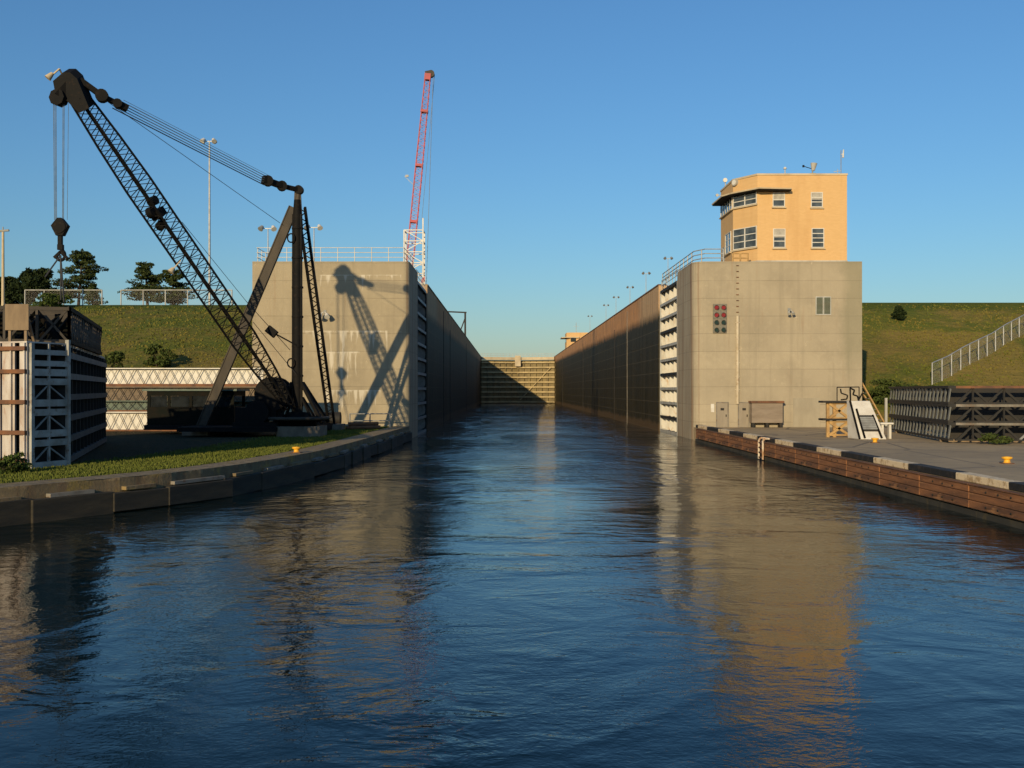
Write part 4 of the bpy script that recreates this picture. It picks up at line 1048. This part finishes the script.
# ------------------------------------------------------------------ red crane and white tower beyond the left wall
def red_crane():
    Y = 118.0
    foot = at(408, 268, Y); foot.z = TOP+1.4; tip = at(428, 74, Y)
    base = V(foot.x-.6, Y, TOP)
    t = thing('mobile_crane', 'red lattice boom crane raised above the left lock wall', 'crane', base)
    b = MB(); b.bb(base.x-3.0, base.x+.8, Y-1.4, Y+1.4, TOP, TOP+.8); b.bb(base.x-2.8, base.x+.6, Y-1.1, Y+1.1, TOP+.8, TOP+1.5); b.build('carrier', M['red_paint'], t, bevel=.08)
    b = MB(); lattice(b, foot, tip, .8, (1, 0, 0), 30, lambda q: .6+.4*min(q/.1, 1) if q < .5 else 1-.25*(q-.5)/.5, .075, .035); b.build('boom', M['red_paint'], t)
    d = (tip-foot)
    for q, hw, ww in ((.29, .006, .85), (.56, .006, .85), (.82, .006, .85), (.985, .015, .72)):
        b = MB(); b.bar(foot+d*(q-hw), foot+d*(q+hw), ww, ww); b.build('boom_joint', M['red_paint'], t)
    b = MB(); b.bar(tip+V(-.3, 0, 0), tip+V(.45, 0, .15), .55, .5); b.disc(tip+V(.35, 0, 0), (0, 1, 0), .4, .5); b.build('boom_head', M['tan_steel'], t)
    b = MB(); b.tube(tip+V(.6, 0, 0), foot+V(2.1, 0, -.6), .03, 5); b.tube(tip+V(.75, .2, 0), foot+d*.3+V(.9, 0, 0), .025, 5); b.build('hoist_rope', M['rope'], t)
    lp = at(407, 176, Y); b = MB(); b.bar(lp+V(-.3, 0, 0), foot+d*.45, .05); b.box(lp, (.35, .2, .25)); b.build('boom_lamp', M['grey_pale'], t)
red_crane()
Y = 112.0; p = at(417, 280, Y)
t = thing('scaffold_tower', 'white lattice scaffold tower beside the red crane boom', 'tower', (p.x-.3, Y, TOP))
x0, x1 = at(405, 0, Y).x-.1, at(423, 0, Y).x; x1 = min(x1, WL-.2)
zt2 = at(0, 230, Y).z
for xx, yy in ((x0, Y), (x1, Y), (x0, Y+2), (x1, Y+2)):
    b = MB(); b.bar((xx, yy, TOP), (xx, yy, zt2+(1.3 if xx == x1 and yy == Y else 0)), .14); b.build('upright', M['white_clean'], t)
b = MB()
for i in range(6):
    z = TOP+.5+(zt2-TOP-.5)*i/5
    for yy in (Y, Y+2): b.bar((x0, yy, z), (x1, yy, z), .1)
    for xx in (x0, x1): b.bar((xx, Y, z), (xx, Y+2, z), .1)
    if i < 5:
        zn = TOP+.5+(zt2-TOP-.5)*(i+1)/5
        if i % 2: b.bar((x0, Y, z), (x1, Y, zn), .09)
        else: b.bar((x1, Y, z), (x0, Y, zn), .09)
b.build('braces', M['white_clean'], t)
# steel davit frame further along the left wall
Y = 229.0; p = at(467, 342, Y)
t = thing('davit_frame', 'dark steel davit frame standing far along the left lock wall', 'davit', (p.x-.4, Y, TOP))
zt3 = at(0, 312.5, Y).z; px = p.x-.4
b = MB(); b.bar((px, Y, TOP), (px, Y, zt3), .4); b.build('post', M['stack_dark'], t)
b = MB(); b.bar((px+.3, Y, zt3), (px-4.4, Y, zt3+.2), .3); b.build('arm', M['stack_dark'], t)
b = MB(); b.bar((px-1.9, Y, TOP), (px, Y, zt3-1.2), .25); b.build('strut', M['stack_dark'], t)
# red warning marker on wall edge
p = at(427, 292, 101)
t = thing('marker_flag', 'small red marker on a post at left wall edge near the gate', 'marker', (WL-.35, 109.5, TOP))
b = MB(); b.tube((WL-.35, 109.5, TOP), (WL-.35, 109.5, TOP+1.1), .04); b.build('post', M['white_clean'], t)
b = MB(); b.extr([V(WL-.35, 109.5, TOP+1.15), V(WL-.35, 109.5, TOP+.6), V(WL-.75, 109.5, TOP+.35), V(WL-.75, 109.5, TOP+.8)], (0, .05, 0)); b.build('flag', M['red_paint'], t)
# far control tower
Y = 285.0; a = at(564, 350, Y); c = at(582, 332.5, Y)
t = thing('control_tower', 'distant beige control tower at far end of right lock wall', 'tower', ((a.x+c.x)/2+2, Y+3, TOP))
b = MB(); b.prism([(WR+.8, Y+1), (WR+1.8, Y), (WR+7, Y), (WR+7, Y+8), (WR+.8, Y+8)], TOP, c.z); b.build('wall', M['brick'], t)
b = MB(); b.prism([(WR-.6, Y+.5), (WR+.6, Y-.8), (WR+4.2, Y-.7), (WR+4.2, Y+.2), (WR+1.8, Y+.2), (WR+1, Y+1.2), (WR+1, Y+8), (WR-.6, Y+8)], c.z-1.5, c.z-1.25); b.build('canopy', M['cream'], t)
b = MB(); b.bb(WR+1.9, WR+3.4, Y-.05, Y+.02, c.z-2.6, c.z-1.55); b.build('window', M['glass'], t)
b = MB(); b.bb(WR+.74, WR+.82, Y+1.2, Y+7, c.z-2.6, c.z-1.55); b.build('window', M['glass'], t)
b = MB(); b.tube((WR+3.5, Y+1, c.z), (WR+3.5, Y+1, c.z+2.8), .07); b.bar((WR+2.7, Y+1, c.z+1.8), (WR+4.3, Y+1, c.z+1.8), .07); b.build('aerial', M['grey_steel'], t)

# ------------------------------------------------------------------ right quay
k = MB(); k.bb(WR-.02, WR+.5, 14, 86.8, 1.104, 1.36); struct(k.build('kerb', M['kerb'], bevel=.03))
ys = [14+i*4.2 for i in range(17)]
proto = None
def fender(y, ln, label):
    t = thing('timber_fender', label, 'fender', (WR-.15, y+ln/2, .6), 'timber fender panels on right quay')
    for i, (z0, z1) in enumerate(((.28, .54), (.56, .80), (.82, 1.06))):
        b = MB(); b.bb(WR-.28, WR-.035, y+.03, y+ln-.03, z0, z1); b.build('plank', M['timber'], t, bevel=.02)
    b = MB(); b.bb(WR-.32, WR-.037, y+.03, y+ln-.03, 1.065, 1.1); b.build('steel_strap', M['rust'], t)
    b = MB()
    for u in (.3, .5, .7):
        for z in (.42, .92): b.tube((WR-.31, y+ln*u, z), (WR-.27, y+ln*u, z), .035, 6)
    b.build('bolt_heads', M['stack_dark'], t)
    return t
LAB = 'dark red timber fender panel bolted along the right quay wall'
proto = fender(14, 4.2, LAB)
for y in ys[1:]:
    copy_tree(proto, (WR-.15, y+2.1, .6))
b = MB(); b.bb(WR-.2, WR-.032, 14, 86, -.15, .2); tag(b.build('rubbing_strip', M['quay_face'], loc=(WR, 50, 0)), 'weed dark ledge at the waterline under the right timber fenders', 'ledge')
# white stained ladder on the right quay
yl = 63.0
t = thing('quay_ladder', 'white painted and rust stained ladder let down right quay wall', 'ladder', (WR-.4, yl, 1.2))
for d_ in (-.5, .5):
    b = MB(); b.path([(WR+.3, yl+d_, 1.30), (WR-.3, yl+d_, 1.33), (WR-.42, yl+d_, 1.2), (WR-.42, yl+d_, .05)], .065, 8); b.build('stile', M['rusty_white'], t)
for i in range(4):
    b = MB(); b.tube((WR-.42, yl-.5, .15+i*.3), (WR-.42, yl+.5, .15+i*.3), .05, 6); b.build('rung', M['rust'], t)
# bollards
def bollard(p, label, k=.7):
    t = thing('bollard', label, 'bollard', p, 'yellow mooring bollards')
    b = MB(); b.lathe(p, [(a_*k, z_*k) for a_, z_ in [(.001, 0), (.30, 0), (.30, .05), (.19, .07), (.18, .22), (.2, .27), (.30, .3), (.32, .37), (.28, .42), (.001, .45)]], 18); b.build('post', M['yellow'], t)
    b = MB(); b.box(Vector(p)+V(0, 0, .02), (.62*k, .62*k, .04)); b.build('base_plate', M['rust'], t)
bollard(V(at(296.5, 0, 50.5).x, 50.5, GZ), 'yellow mooring bollard on the left quay in front of the derrick')
bollard(V(at(875, 0, 62).x, 62, 1.1), 'yellow mooring bollard in front of white gangway on right quay')
bollard(V(at(1007, 0, 44.5).x, 44.5, 1.1), 'yellow mooring bollard alone on right apron near frame edge', .72)

# stack of steel frames at right
def frame_stack():
    C = V(26.55, 61.5, 1.1); Lx = V(.164, .986, 0); Wx = V(.986, -.164, 0); up = V(0, 0, 1)
    LN, WD = 17.5, 11.0
    labs = ['bottom steel frame of the three stacked on right quay', 'middle steel frame of the three stacked on right quay', 'topmost steel frame of the three stacked on right quay']
    hh = 1.1; z = 1.25
    for j in range(2):
        b = MB(); b.box(C+Lx*(2+j*13)+Wx*WD/2+up*.075, (WD, .3, .146), (Wx, Lx, up))
        tag(b.build('timber_bearer', M['plywood'], loc=C+Lx*(2+j*13)+Wx*WD/2), ('near' if j == 0 else 'far')+' timber bearer under the steel frame stack', 'timber')
    for k_ in range(3):
        zz = z+k_*(hh+.006)
        t = thing('steel_truss', labs[k_], 'steel frame', C+Lx*LN/2+Wx*WD/2+up*(zz-1.1), 'stacked steel frames on right quay')
        def P(u, v, h): return V(C.x, C.y, 0)+Lx*u+Wx*v+up*(zz+h)
        def bx(mb, u0, u1, v0, v1, h0, h1): mb.box(P((u0+u1)/2, (v0+v1)/2, (h0+h1)/2), (u1-u0, v1-v0, h1-h0), (Lx, Wx, up))
        b = MB(); bx(b, 0, LN, 0, .3, 0, .12); bx(b, 0, LN, 0, .45, hh-.16, hh); b.build('side_flange', M['stack_dark'], t)
        for i in range(19):
            u = .25+i*(LN-.5)/18
            b = MB(); b.bar(P(u+.3, .14, .12), P(u-.2, .14, hh-.16), .07, .24, Lx); b.build('slat', M['slat_grey'], t)
        b = MB(); bx(b, 0, .5, .45, WD, hh-.16, hh-.01); b.build('front_flange', M['stack_steel'] if k_ < 2 else M['rust'], t)
        b = MB(); bx(b, .1, .3, .45, WD, .0, .1); b.build('lower_flange', M['stack_dark'], t)
        for i in range(6):
            b = MB(); v0 = .6+i*1.75
            b.bar(P(.25, v0, .08), P(.25, v0+.85, hh-.2), .12); b.bar(P(.25, v0+.85, hh-.2), P(.25, v0+1.7, .08), .12)
            b.bar(P(.2, v0+.85, .05), P(.2, v0+.85, hh-.2), .1)
            b.build('web_bracing', M['stack_dark'] if k_ or i < 2 else M['grey_paint'], t)
        b = MB(); bx(b, LN-.4, LN, .45, WD, 0, hh-.01)
        if k_ == 2: 
            for i in range(4): bx(b, 3+i*4, 3.3+i*4, .45, WD, hh-.3, hh-.06)
        b.build('cross_beams', M['stack_dark'], t)
        b = MB(); bx(b, 2.2, 2.3, .5, WD, .02, hh-.18); b.build('web_plate', M['stack_dark'], t)
frame_stack()

# white gangway steps
def gangway():
    Y = 66.5
    a = at(848, 437, Y); x0 = a.x; x1 = at(886, 0, Y).x; z0 = 1.1; z1 = at(0, 401, Y+.8).z
    t = thing('gangway_stairs', 'white portable gangway box with grey treads on its sloping front', 'gangway', ((x0+x1)/2, Y+1, z0))
    xs0 = x0+.75; sk = .95
    # body: front slopes back and the top sits to the left like a leaning wedge
    b = MB()
    fr = [V(xs0, Y, z0), V(x1, Y-.1, z0), V(x1-sk*.62, Y+1.3, z1), V(xs0-.2, Y+1.3, z1)]
    bk = [V(x0+.55, Y+1.7, z0), V(x1+.2, Y+2.2, z0), V(x1-sk*.6, Y+2.0, z1), V(x0+.5, Y+1.8, z1)]
    b.add(fr+bk, [(0, 1, 2, 3), (4, 7, 6, 5), (0, 3, 7, 4), (1, 5, 6, 2), (3, 2, 6, 7), (0, 4, 5, 1)]); b.build('body', M['white_clean'], t, bevel=.03)
    d = (fr[3]-fr[0]); r = (fr[1]-fr[0]); nn = r.cross(d).normalized(); nn = nn if nn.y < 0 else -nn
    def Q(u, v, o): return fr[0].lerp(fr[1], u).lerp(fr[3].lerp(fr[2], u), v)+nn*o
    b = MB()
    for (u0, v0, u1, v1) in ((.2, .02, .2, .78), (.83, .02, .83, .62), (.0, 0, .0, 1)): b.bar(Q(u0, v0, .06), Q(u1, v1, .06), .1)
    b.build('side_rails', M['black_steel'], t)
    b = MB()
    for i in range(7):
        v0 = .24+i*.047; b.extr([Q(.23, v0, .03), Q(.8, v0, .03), Q(.8, v0+.04, .03), Q(.23, v0+.04, .03)], nn*.08)
    b.build('treads', M['grey_paint'], t)
    b = MB(); b.extr([Q(.21, .2, .005), Q(.82, .2, .005), Q(.82, .62, .005), Q(.21, .62, .005)], nn*.02); b.build('tread_panel', M['stack_dark'], t)
    xx = at(884, 0, Y).x
    t2 = thing('small_table', 'small white steel stand just right of the gangway', 'stand', (xx+.35, Y+.9, z0))
    b = MB(); b.bb(xx+.0, xx+.85, Y+.6, Y+1.2, z0+.95, z0+1.06); b.build('top', M['white_clean'], t2)
    for dx in (.12, .62):
        b = MB(); b.bb(xx+dx, xx+dx+.14, Y+.75, Y+1.05, z0, z0+.949); b.build('leg', M['white_clean'], t2)
gangway()
# yellow timber trestle
def trestle():
    Y = 69.5; x0 = at(824, 0, Y).x; x1 = at(851, 0, Y).x; z0 = 1.1; z1 = at(0, 402, Y).z
    t = thing('timber_trestle', 'yellow braced timber cribbing trestle against the right concrete end', 'trestle', ((x0+x1)/2, Y, z0))
    b = MB()
    for xx in (x0+.25, x0+.7): b.bar((xx, Y, z0), (xx, Y, z1), .2)
    b.bar((x1-.1, Y, z0+.5), (x1-.1, Y, z0+1.2), .18); b.build('uprights', M['yellow_timber'], t)
    b = MB(); zm = (z0+z1)/2
    for (za, zb_) in ((zm+.1, z1-.1), (z0+.15, zm-.15)):
        b.bar((x0+.3, Y-.14, za), (x1-.2, Y-.14, zb_), .16); b.bar((x0+.3, Y-.14, zb_), (x1-.2, Y-.14, za), .16)
        b.bar((x0+.3, Y-.1, za), (x1-.1, Y-.1, za), .12); b.bar((x0+.3, Y-.1, zb_), (x1-.1, Y-.1, zb_), .12)
    b.build('braces', M['yellow_timber'], t)
    for z in (zm, z1):
        b = MB(); b.bb(x0-.2, x1, Y-.4, Y+.6, z-.05, z+.08); b.build('deck_board', M['stack_dark'], t)
    # dark bent rods lying on it
    t2 = thing('rod_bundle', 'tangle of dark bent steel rods lying on the yellow trestle', 'steel rods', ((x0+x1)/2+.3, Y+.1, z1+.08))
    b = MB(); zt_ = z1+.1
    c = V(x0+1.15, Y, zt_)
    b.path([c+V(0, 0, .05), c+V(.4, 0, .1), c+V(.45, 0, .35), c+V(.05, .1, .5), c+V(0, .1, .8)], .05, 6)
    b.path([c+V(.65, 0, 0), c+V(.62, 0, .85), c+V(.95, .1, .7), c+V(.85, .1, .4), c+V(1.15, .1, .3), c+V(1.2, 0, 0)], .055, 6)
    b.path([c+V(-.2, .2, .9), c+V(1.3, .2, .92)], .04, 6); b.path([c+V(-.2, .2, -.02), c+V(-.2, .2, .9)], .035, 6); b.path([c+V(1.3, .2, -.02), c+V(1.3, .2, .92)], .035, 6)
    b.path([c+V(1.2, 0, .02), c+V(1.45, 0, .5)], .045, 6); b.build('rods', M['black_steel'], t2)
trestle()
# equipment box against the end wall
a = at(752, 423, YF-.9); c = at(783, 401, YF-.9)
t = thing('equipment_box', 'grey slatted equipment box with rusty lid against right lock wall end', 'box', ((a.x+c.x)/2, YF-.5, 1.1))
b = MB(); b.bb(a.x, c.x, YF-.85, YF-.02, 1.5, c.z-.18); b.build('body', M['box_brown'], t, bevel=.02)
b = MB(); b.bb(a.x-.1, c.x+.1, YF-.98, YF-.012, c.z-.17, c.z); b.build('lid', M['rust'], t)
for xx in (a.x+.15, (a.x+c.x)/2, c.x-.15):
    b = MB(); b.bb(xx-.09, xx+.09, YF-.8, YF-.1, 1.1, 1.497); b.build('foot', M['stack_dark'], t)
# small sign by the door
p = at(712.5, 408, YF)
tag(MB().bb(p.x-.14, p.x+.14, YF-.03, YF-.003, p.z-.35, p.z+.35).build('sign', M['white_clean'], loc=(p.x, YF, p.z)), 'small white notice plate beside the grey steel door', 'sign')
# yellow stair stringer behind the block corner
Y = 90.5; p0 = at(865.5, 378, Y); p1 = at(874, 402, Y)
M_STAIR = M['yellow_timber']
t = thing('yellow_stairs', 'steep yellow stair with handrail behind the right end of lock wall', 'stairs', (31.8, 91, 1.2))
b = MB(); b.bar((31.0, Y, at(0, 374, Y).z), (33.4, Y, 1.4), .3, .12); b.bar((31.0, Y+1.2, at(0, 374, Y).z), (33.4, Y+1.2, 1.4), .3, .12); b.build('stringers', M_STAIR, t)
b = MB()
for i in range(9):
    q = V(31.0, Y, at(0, 374, Y).z).lerp(V(33.4, Y, 1.4), (i+.5)/9); b.bb(q.x-.12, q.x+.12, Y+.05, Y+1.15, q.z-.02, q.z+.02)
b.build('treads', M['grey_steel'], t)
b = MB(); b.bar((33.5, Y-.2, 1.1), (33.5, Y-.2, 3.6), .2); b.build('newel_post', M['grey_pale'], t)

# ------------------------------------------------------------------ left quay details
# fender blocks hung on the left quay face
def along(s):
    acc = 0
    for a, b in zip(edge, edge[1:]):
        l = (b-a).length
        if acc+l >= s: return a.lerp(b, (s-acc)/l), (b-a).normalized()
        acc += l
    return edge[-1], (edge[-1]-edge[-2]).normalized()
tot = sum((b-a).length for a, b in zip(edge, edge[1:]))
s = 80.0; i = 0
while s < tot-1:
    ln = (3.1, 2.5, 3.6, 2.8, 3.3)[i % 5]; hz = (.78, .70, .82, .66, .75)[(i*3) % 5]; tl = (.0, .012, -.01, .015, -.006)[(i*2) % 5]
    p, tdir = along(s+ln/2); nrm = V(tdir.y, -tdir.x, 0); d = V(tdir.x, tdir.y, 0)
    base = V(p.x, p.y, 0)
    t = thing('quay_fender', 'dark weathered fender block hung along the curved left quay face', 'fender', base, 'fender blocks on left quay')
    b = MB(); b.box(base+nrm*(.17 if i % 2 else .2)+V(0, 0, .36), (ln+.06, .3, hz), (d+V(0, 0, tl), nrm, V(0, 0, 1))); b.build('block', M['timber_dark'], t, bevel=.03)
    b = MB(); b.box(base+nrm*.13+V(0, 0, .82), (ln*(.55 if i % 3 else .8), .24, .12), (d, nrm, V(0, 0, 1))); b.build('top_plate', M['quay'] if i % 2 else M['stack_steel'], t)
    s += ln; i += 1
b = MB(); lo = offset(edge, -.1); n = len(edge)
for a_, c_ in zip(lo[24:], lo[25:]): b.bar((a_.x, a_.y, -.1), (c_.x, c_.y, -.1), .3, .2)
tag(b.build('rubbing_strip', M['quay_face'], loc=(-12, 40, 0)), 'weed dark ledge at the waterline under the left quay fenders', 'ledge')
# guard rail and pipes beside the left end block
railing('guard_rail', 'low grey guard rail at the foot of left lock wall end', [(-12.9, 84.6, GZ), (-9.6, 84.8, GZ)], 1.15, 2, 1.6, .05, 'grey_paint')
for i, (x, y, lab) in enumerate(((-14.6, 83.6, 'dark steel tank lying by the foot of left lock wall end'),)):
    t = thing('steel_tank', lab, 'tank', (x, y, GZ))
    b = MB(); b.tube((x-1.2, y, GZ+.75), (x+1.1, y, GZ+.75), .55, 16); b.build('shell', M['stack_dark'], t)
    b = MB(); b.bb(x-.9, x-.7, y-.5, y+.5, GZ, GZ+.5); b.bb(x+.6, x+.8, y-.5, y+.5, GZ, GZ+.5); b.build('saddles', M['rust'], t)
t = thing('pipe_pile', 'short rusty pipes stacked near the left quay edge', 'pipes', (-11.2, 80.5, GZ))
for (dx, dz) in ((-.3, .16), (0.02, .16), (-.14, .44)):
    b = MB(); b.tube((-11.2+dx-1.0, 80.2, GZ+dz), (-11.2+dx+1.2, 81.2, GZ+dz), .15, 10); b.build('pipe', M['rust'], t)

# ------------------------------------------------------------------ trees and bushes
def leaf_cloud(mb, c, rx, ry, rz, n, sz, flat=.0):
    for _ in range(n):
        while True:
            v = V(random.uniform(-1, 1), random.uniform(-1, 1), random.uniform(-1, 1))
            if v.length < 1: break
        v = v.normalized()*(v.length**.5)
        p = c+V(v.x*rx, v.y*ry, v.z*rz)
        a = V(random.gauss(0, 1), random.gauss(0, 1), random.gauss(0, 1)*(1-flat)).normalized()
        b = a.cross(V(random.gauss(0, 1), random.gauss(0, 1), random.gauss(0, 1))).normalized()
        s = sz*random.uniform(.5, 1.3)
        o = len(mb.v); mb.v += [p-a*s-b*s*.35, p+a*s*.2-b*s*.5, p+a*s+b*s*.1, p-a*s*.1+b*s*.5]
        mb.f.append([o, o+1, o+2, o+3]); mb.smooth.append(False)
def pine(name, label, base, h, spread, seed, layers=9, mat='pine', lean=0, group=None, dens=170):
    random.seed(seed); base = Vector(base)
    t = thing(name, label, 'tree', base, group)
    top = base+V(lean, 0, h)
    tr = MB(); tr.tube(base+V(0, 0, -.2), base.lerp(top, .5), .24, 8, .15); tr.tube(base.lerp(top, .5), top, .15, 8, .03)
    cr = MB()
    for i in range(layers):
        f = .22+.75*i/(layers-1)
        c = base.lerp(top, f); R = spread*(1-f*.72)*random.uniform(.75, 1.2)
        for k in range(random.randint(4, 7)):
            a = random.uniform(0, 6.28); rr = R*random.uniform(.45, 1.0)
            e = c+V(math.cos(a)*rr, math.sin(a)*rr, random.uniform(.1, .5)*rr*.6)
            tr.tube(c, e, .06, 5, .02)
            leaf_cloud(cr, c.lerp(e, .75), rr*.36+.15, rr*.36+.15, .17+.05*R, dens//3, .17, .3); leaf_cloud(cr, c.lerp(e, .4), rr*.3+.1, rr*.3+.1, .2, dens//5, .17, .3)
    leaf_cloud(cr, top+V(0, 0, -.3), .4, .4, .7, dens//4, .2)
    tr.build('trunk', M['bark'], t); cr.build('crown', M[mat], t); return t
def round_tree(name, label, base, h, r, seed, mat='yew', clumps=22, n=150, sz=.26, cat='tree', group=None, low=.25):
    random.seed(seed); base = Vector(base)
    t = thing(name, label, cat, base, group)
    tr = MB(); tr.tube(base+V(0, 0, -.15), base+V(0, 0, h*.5), .05*h*.5, 7, .03*h*.4)
    cr = MB()
    for i in range(clumps):
        a = random.uniform(0, 6.28); zf = random.uniform(low, 1); rad = r*math.sin(math.pi*(.18+.72*zf))**.8*random.uniform(.35, .95)
        c = base+V(math.cos(a)*rad, math.sin(a)*rad, h*zf*.92)
        tr.tube(base+V(0, 0, h*zf*.4), c, .02*h*.3, 5, .015)
        leaf_cloud(cr, c, r*.38, r*.38, h*.13, n, sz)
    tr.build('trunk', M['bark'], t); cr.build('crown', M[mat], t); return t
def base_at(px, Y, z=15.15): return V((px-VX)/F*Y, Y, z)
pine('pine_tree', 'tall spreading pine tree behind the hill top fence at left', base_at(78, 140), 8.0, 5.2, 11, 10, lean=.6, dens=330)
round_tree('evergreen_tree', 'rounded dark evergreen just left of the tall pine', base_at(43, 139), 5.6, 2.6, 12, n=240)
round_tree('evergreen_tree', 'narrow pointed evergreen between utility pole and rounded evergreen', base_at(24, 138), 5.7, 1.5, 13, n=200, clumps=18)
round_tree('evergreen_tree', 'dark evergreen at far left behind the utility pole', base_at(6, 142), 4.6, 2.3, 14, n=200)
pine('pine_tree', 'wide leaning pine tree left of the derrick boom', base_at(148, 142), 6.6, 5.0, 15, 9, lean=-.4, dens=330)
pine('pine_tree', 'low dark pine tree overlapped by the derrick boom', base_at(173, 141), 5.4, 5.0, 16, 8, dens=340)
pine('pine_tree', 'small sparse pine sapling at foot of the tall pine', base_at(93, 137), 3.2, 2.0, 17, 6, dens=120)
def hp(px, Y, side):
    x = (px-VX)/F*Y
    return V(x, Y, hill_h(x, Y, 84, 131, 15.3) if side < 0 else hill_h(x, Y, 95, 131, 15.6))
random.seed(3)
round_tree('shrub', 'lone dark round shrub high on right embankment', hp(900, 124, 1), 1.75, 1.0, 21, 'yew', 14, 150, .14, 'shrub', low=.15)
round_tree('shrub', 'leafy green shrub midway up the left embankment', hp(157, 103, -1), 2.3, 1.6, 22, 'bush', 16, 130, .16, 'shrub', low=.1)
round_tree('shrub', 'green shrub by gate stack at foot of left embankment', hp(112, 96, -1), 3.4, 1.4, 23, 'bush', 16, 120, .16, 'shrub', low=.1)
round_tree('shrub', 'bright green shrub at hill top below the left fence', hp(52, 129, -1), 2.1, 2.2, 24, 'broad', 14, 130, .17, 'shrub', low=.1)
round_tree('shrub', 'green shrub beside yellow stairs at foot of right embankment', hp(880, 100, 1), 2.2, 1.9, 26, 'bush', 16, 120, .16, 'shrub', low=.1)
round_tree('shrub', 'low weedy shrub behind the stacked steel frames', hp(912, 99, 1), 2.4, 2.6, 27, 'bush', 18, 110, .16, 'shrub', low=.1)
for px, Y, sd, lab in ((16, 38.6, 31, 'yellow green weeds at foot of the white gate leaf'), (3, 38.0, 32, 'tall weeds at bottom left frame edge by the quay')):
    b_ = V((px-VX)/F*Y, Y, GZ-.02)
    round_tree('weed_clump', lab, b_, .75, .55, sd, 'broad', 12, 60, .07, 'weeds', low=.1)
round_tree('weed_clump', 'weeds growing under the near corner of steel frame stack', V(28.8, 60.2, 1.08), .7, .9, 33, 'bush', 14, 70, .08, 'weeds', low=.1)
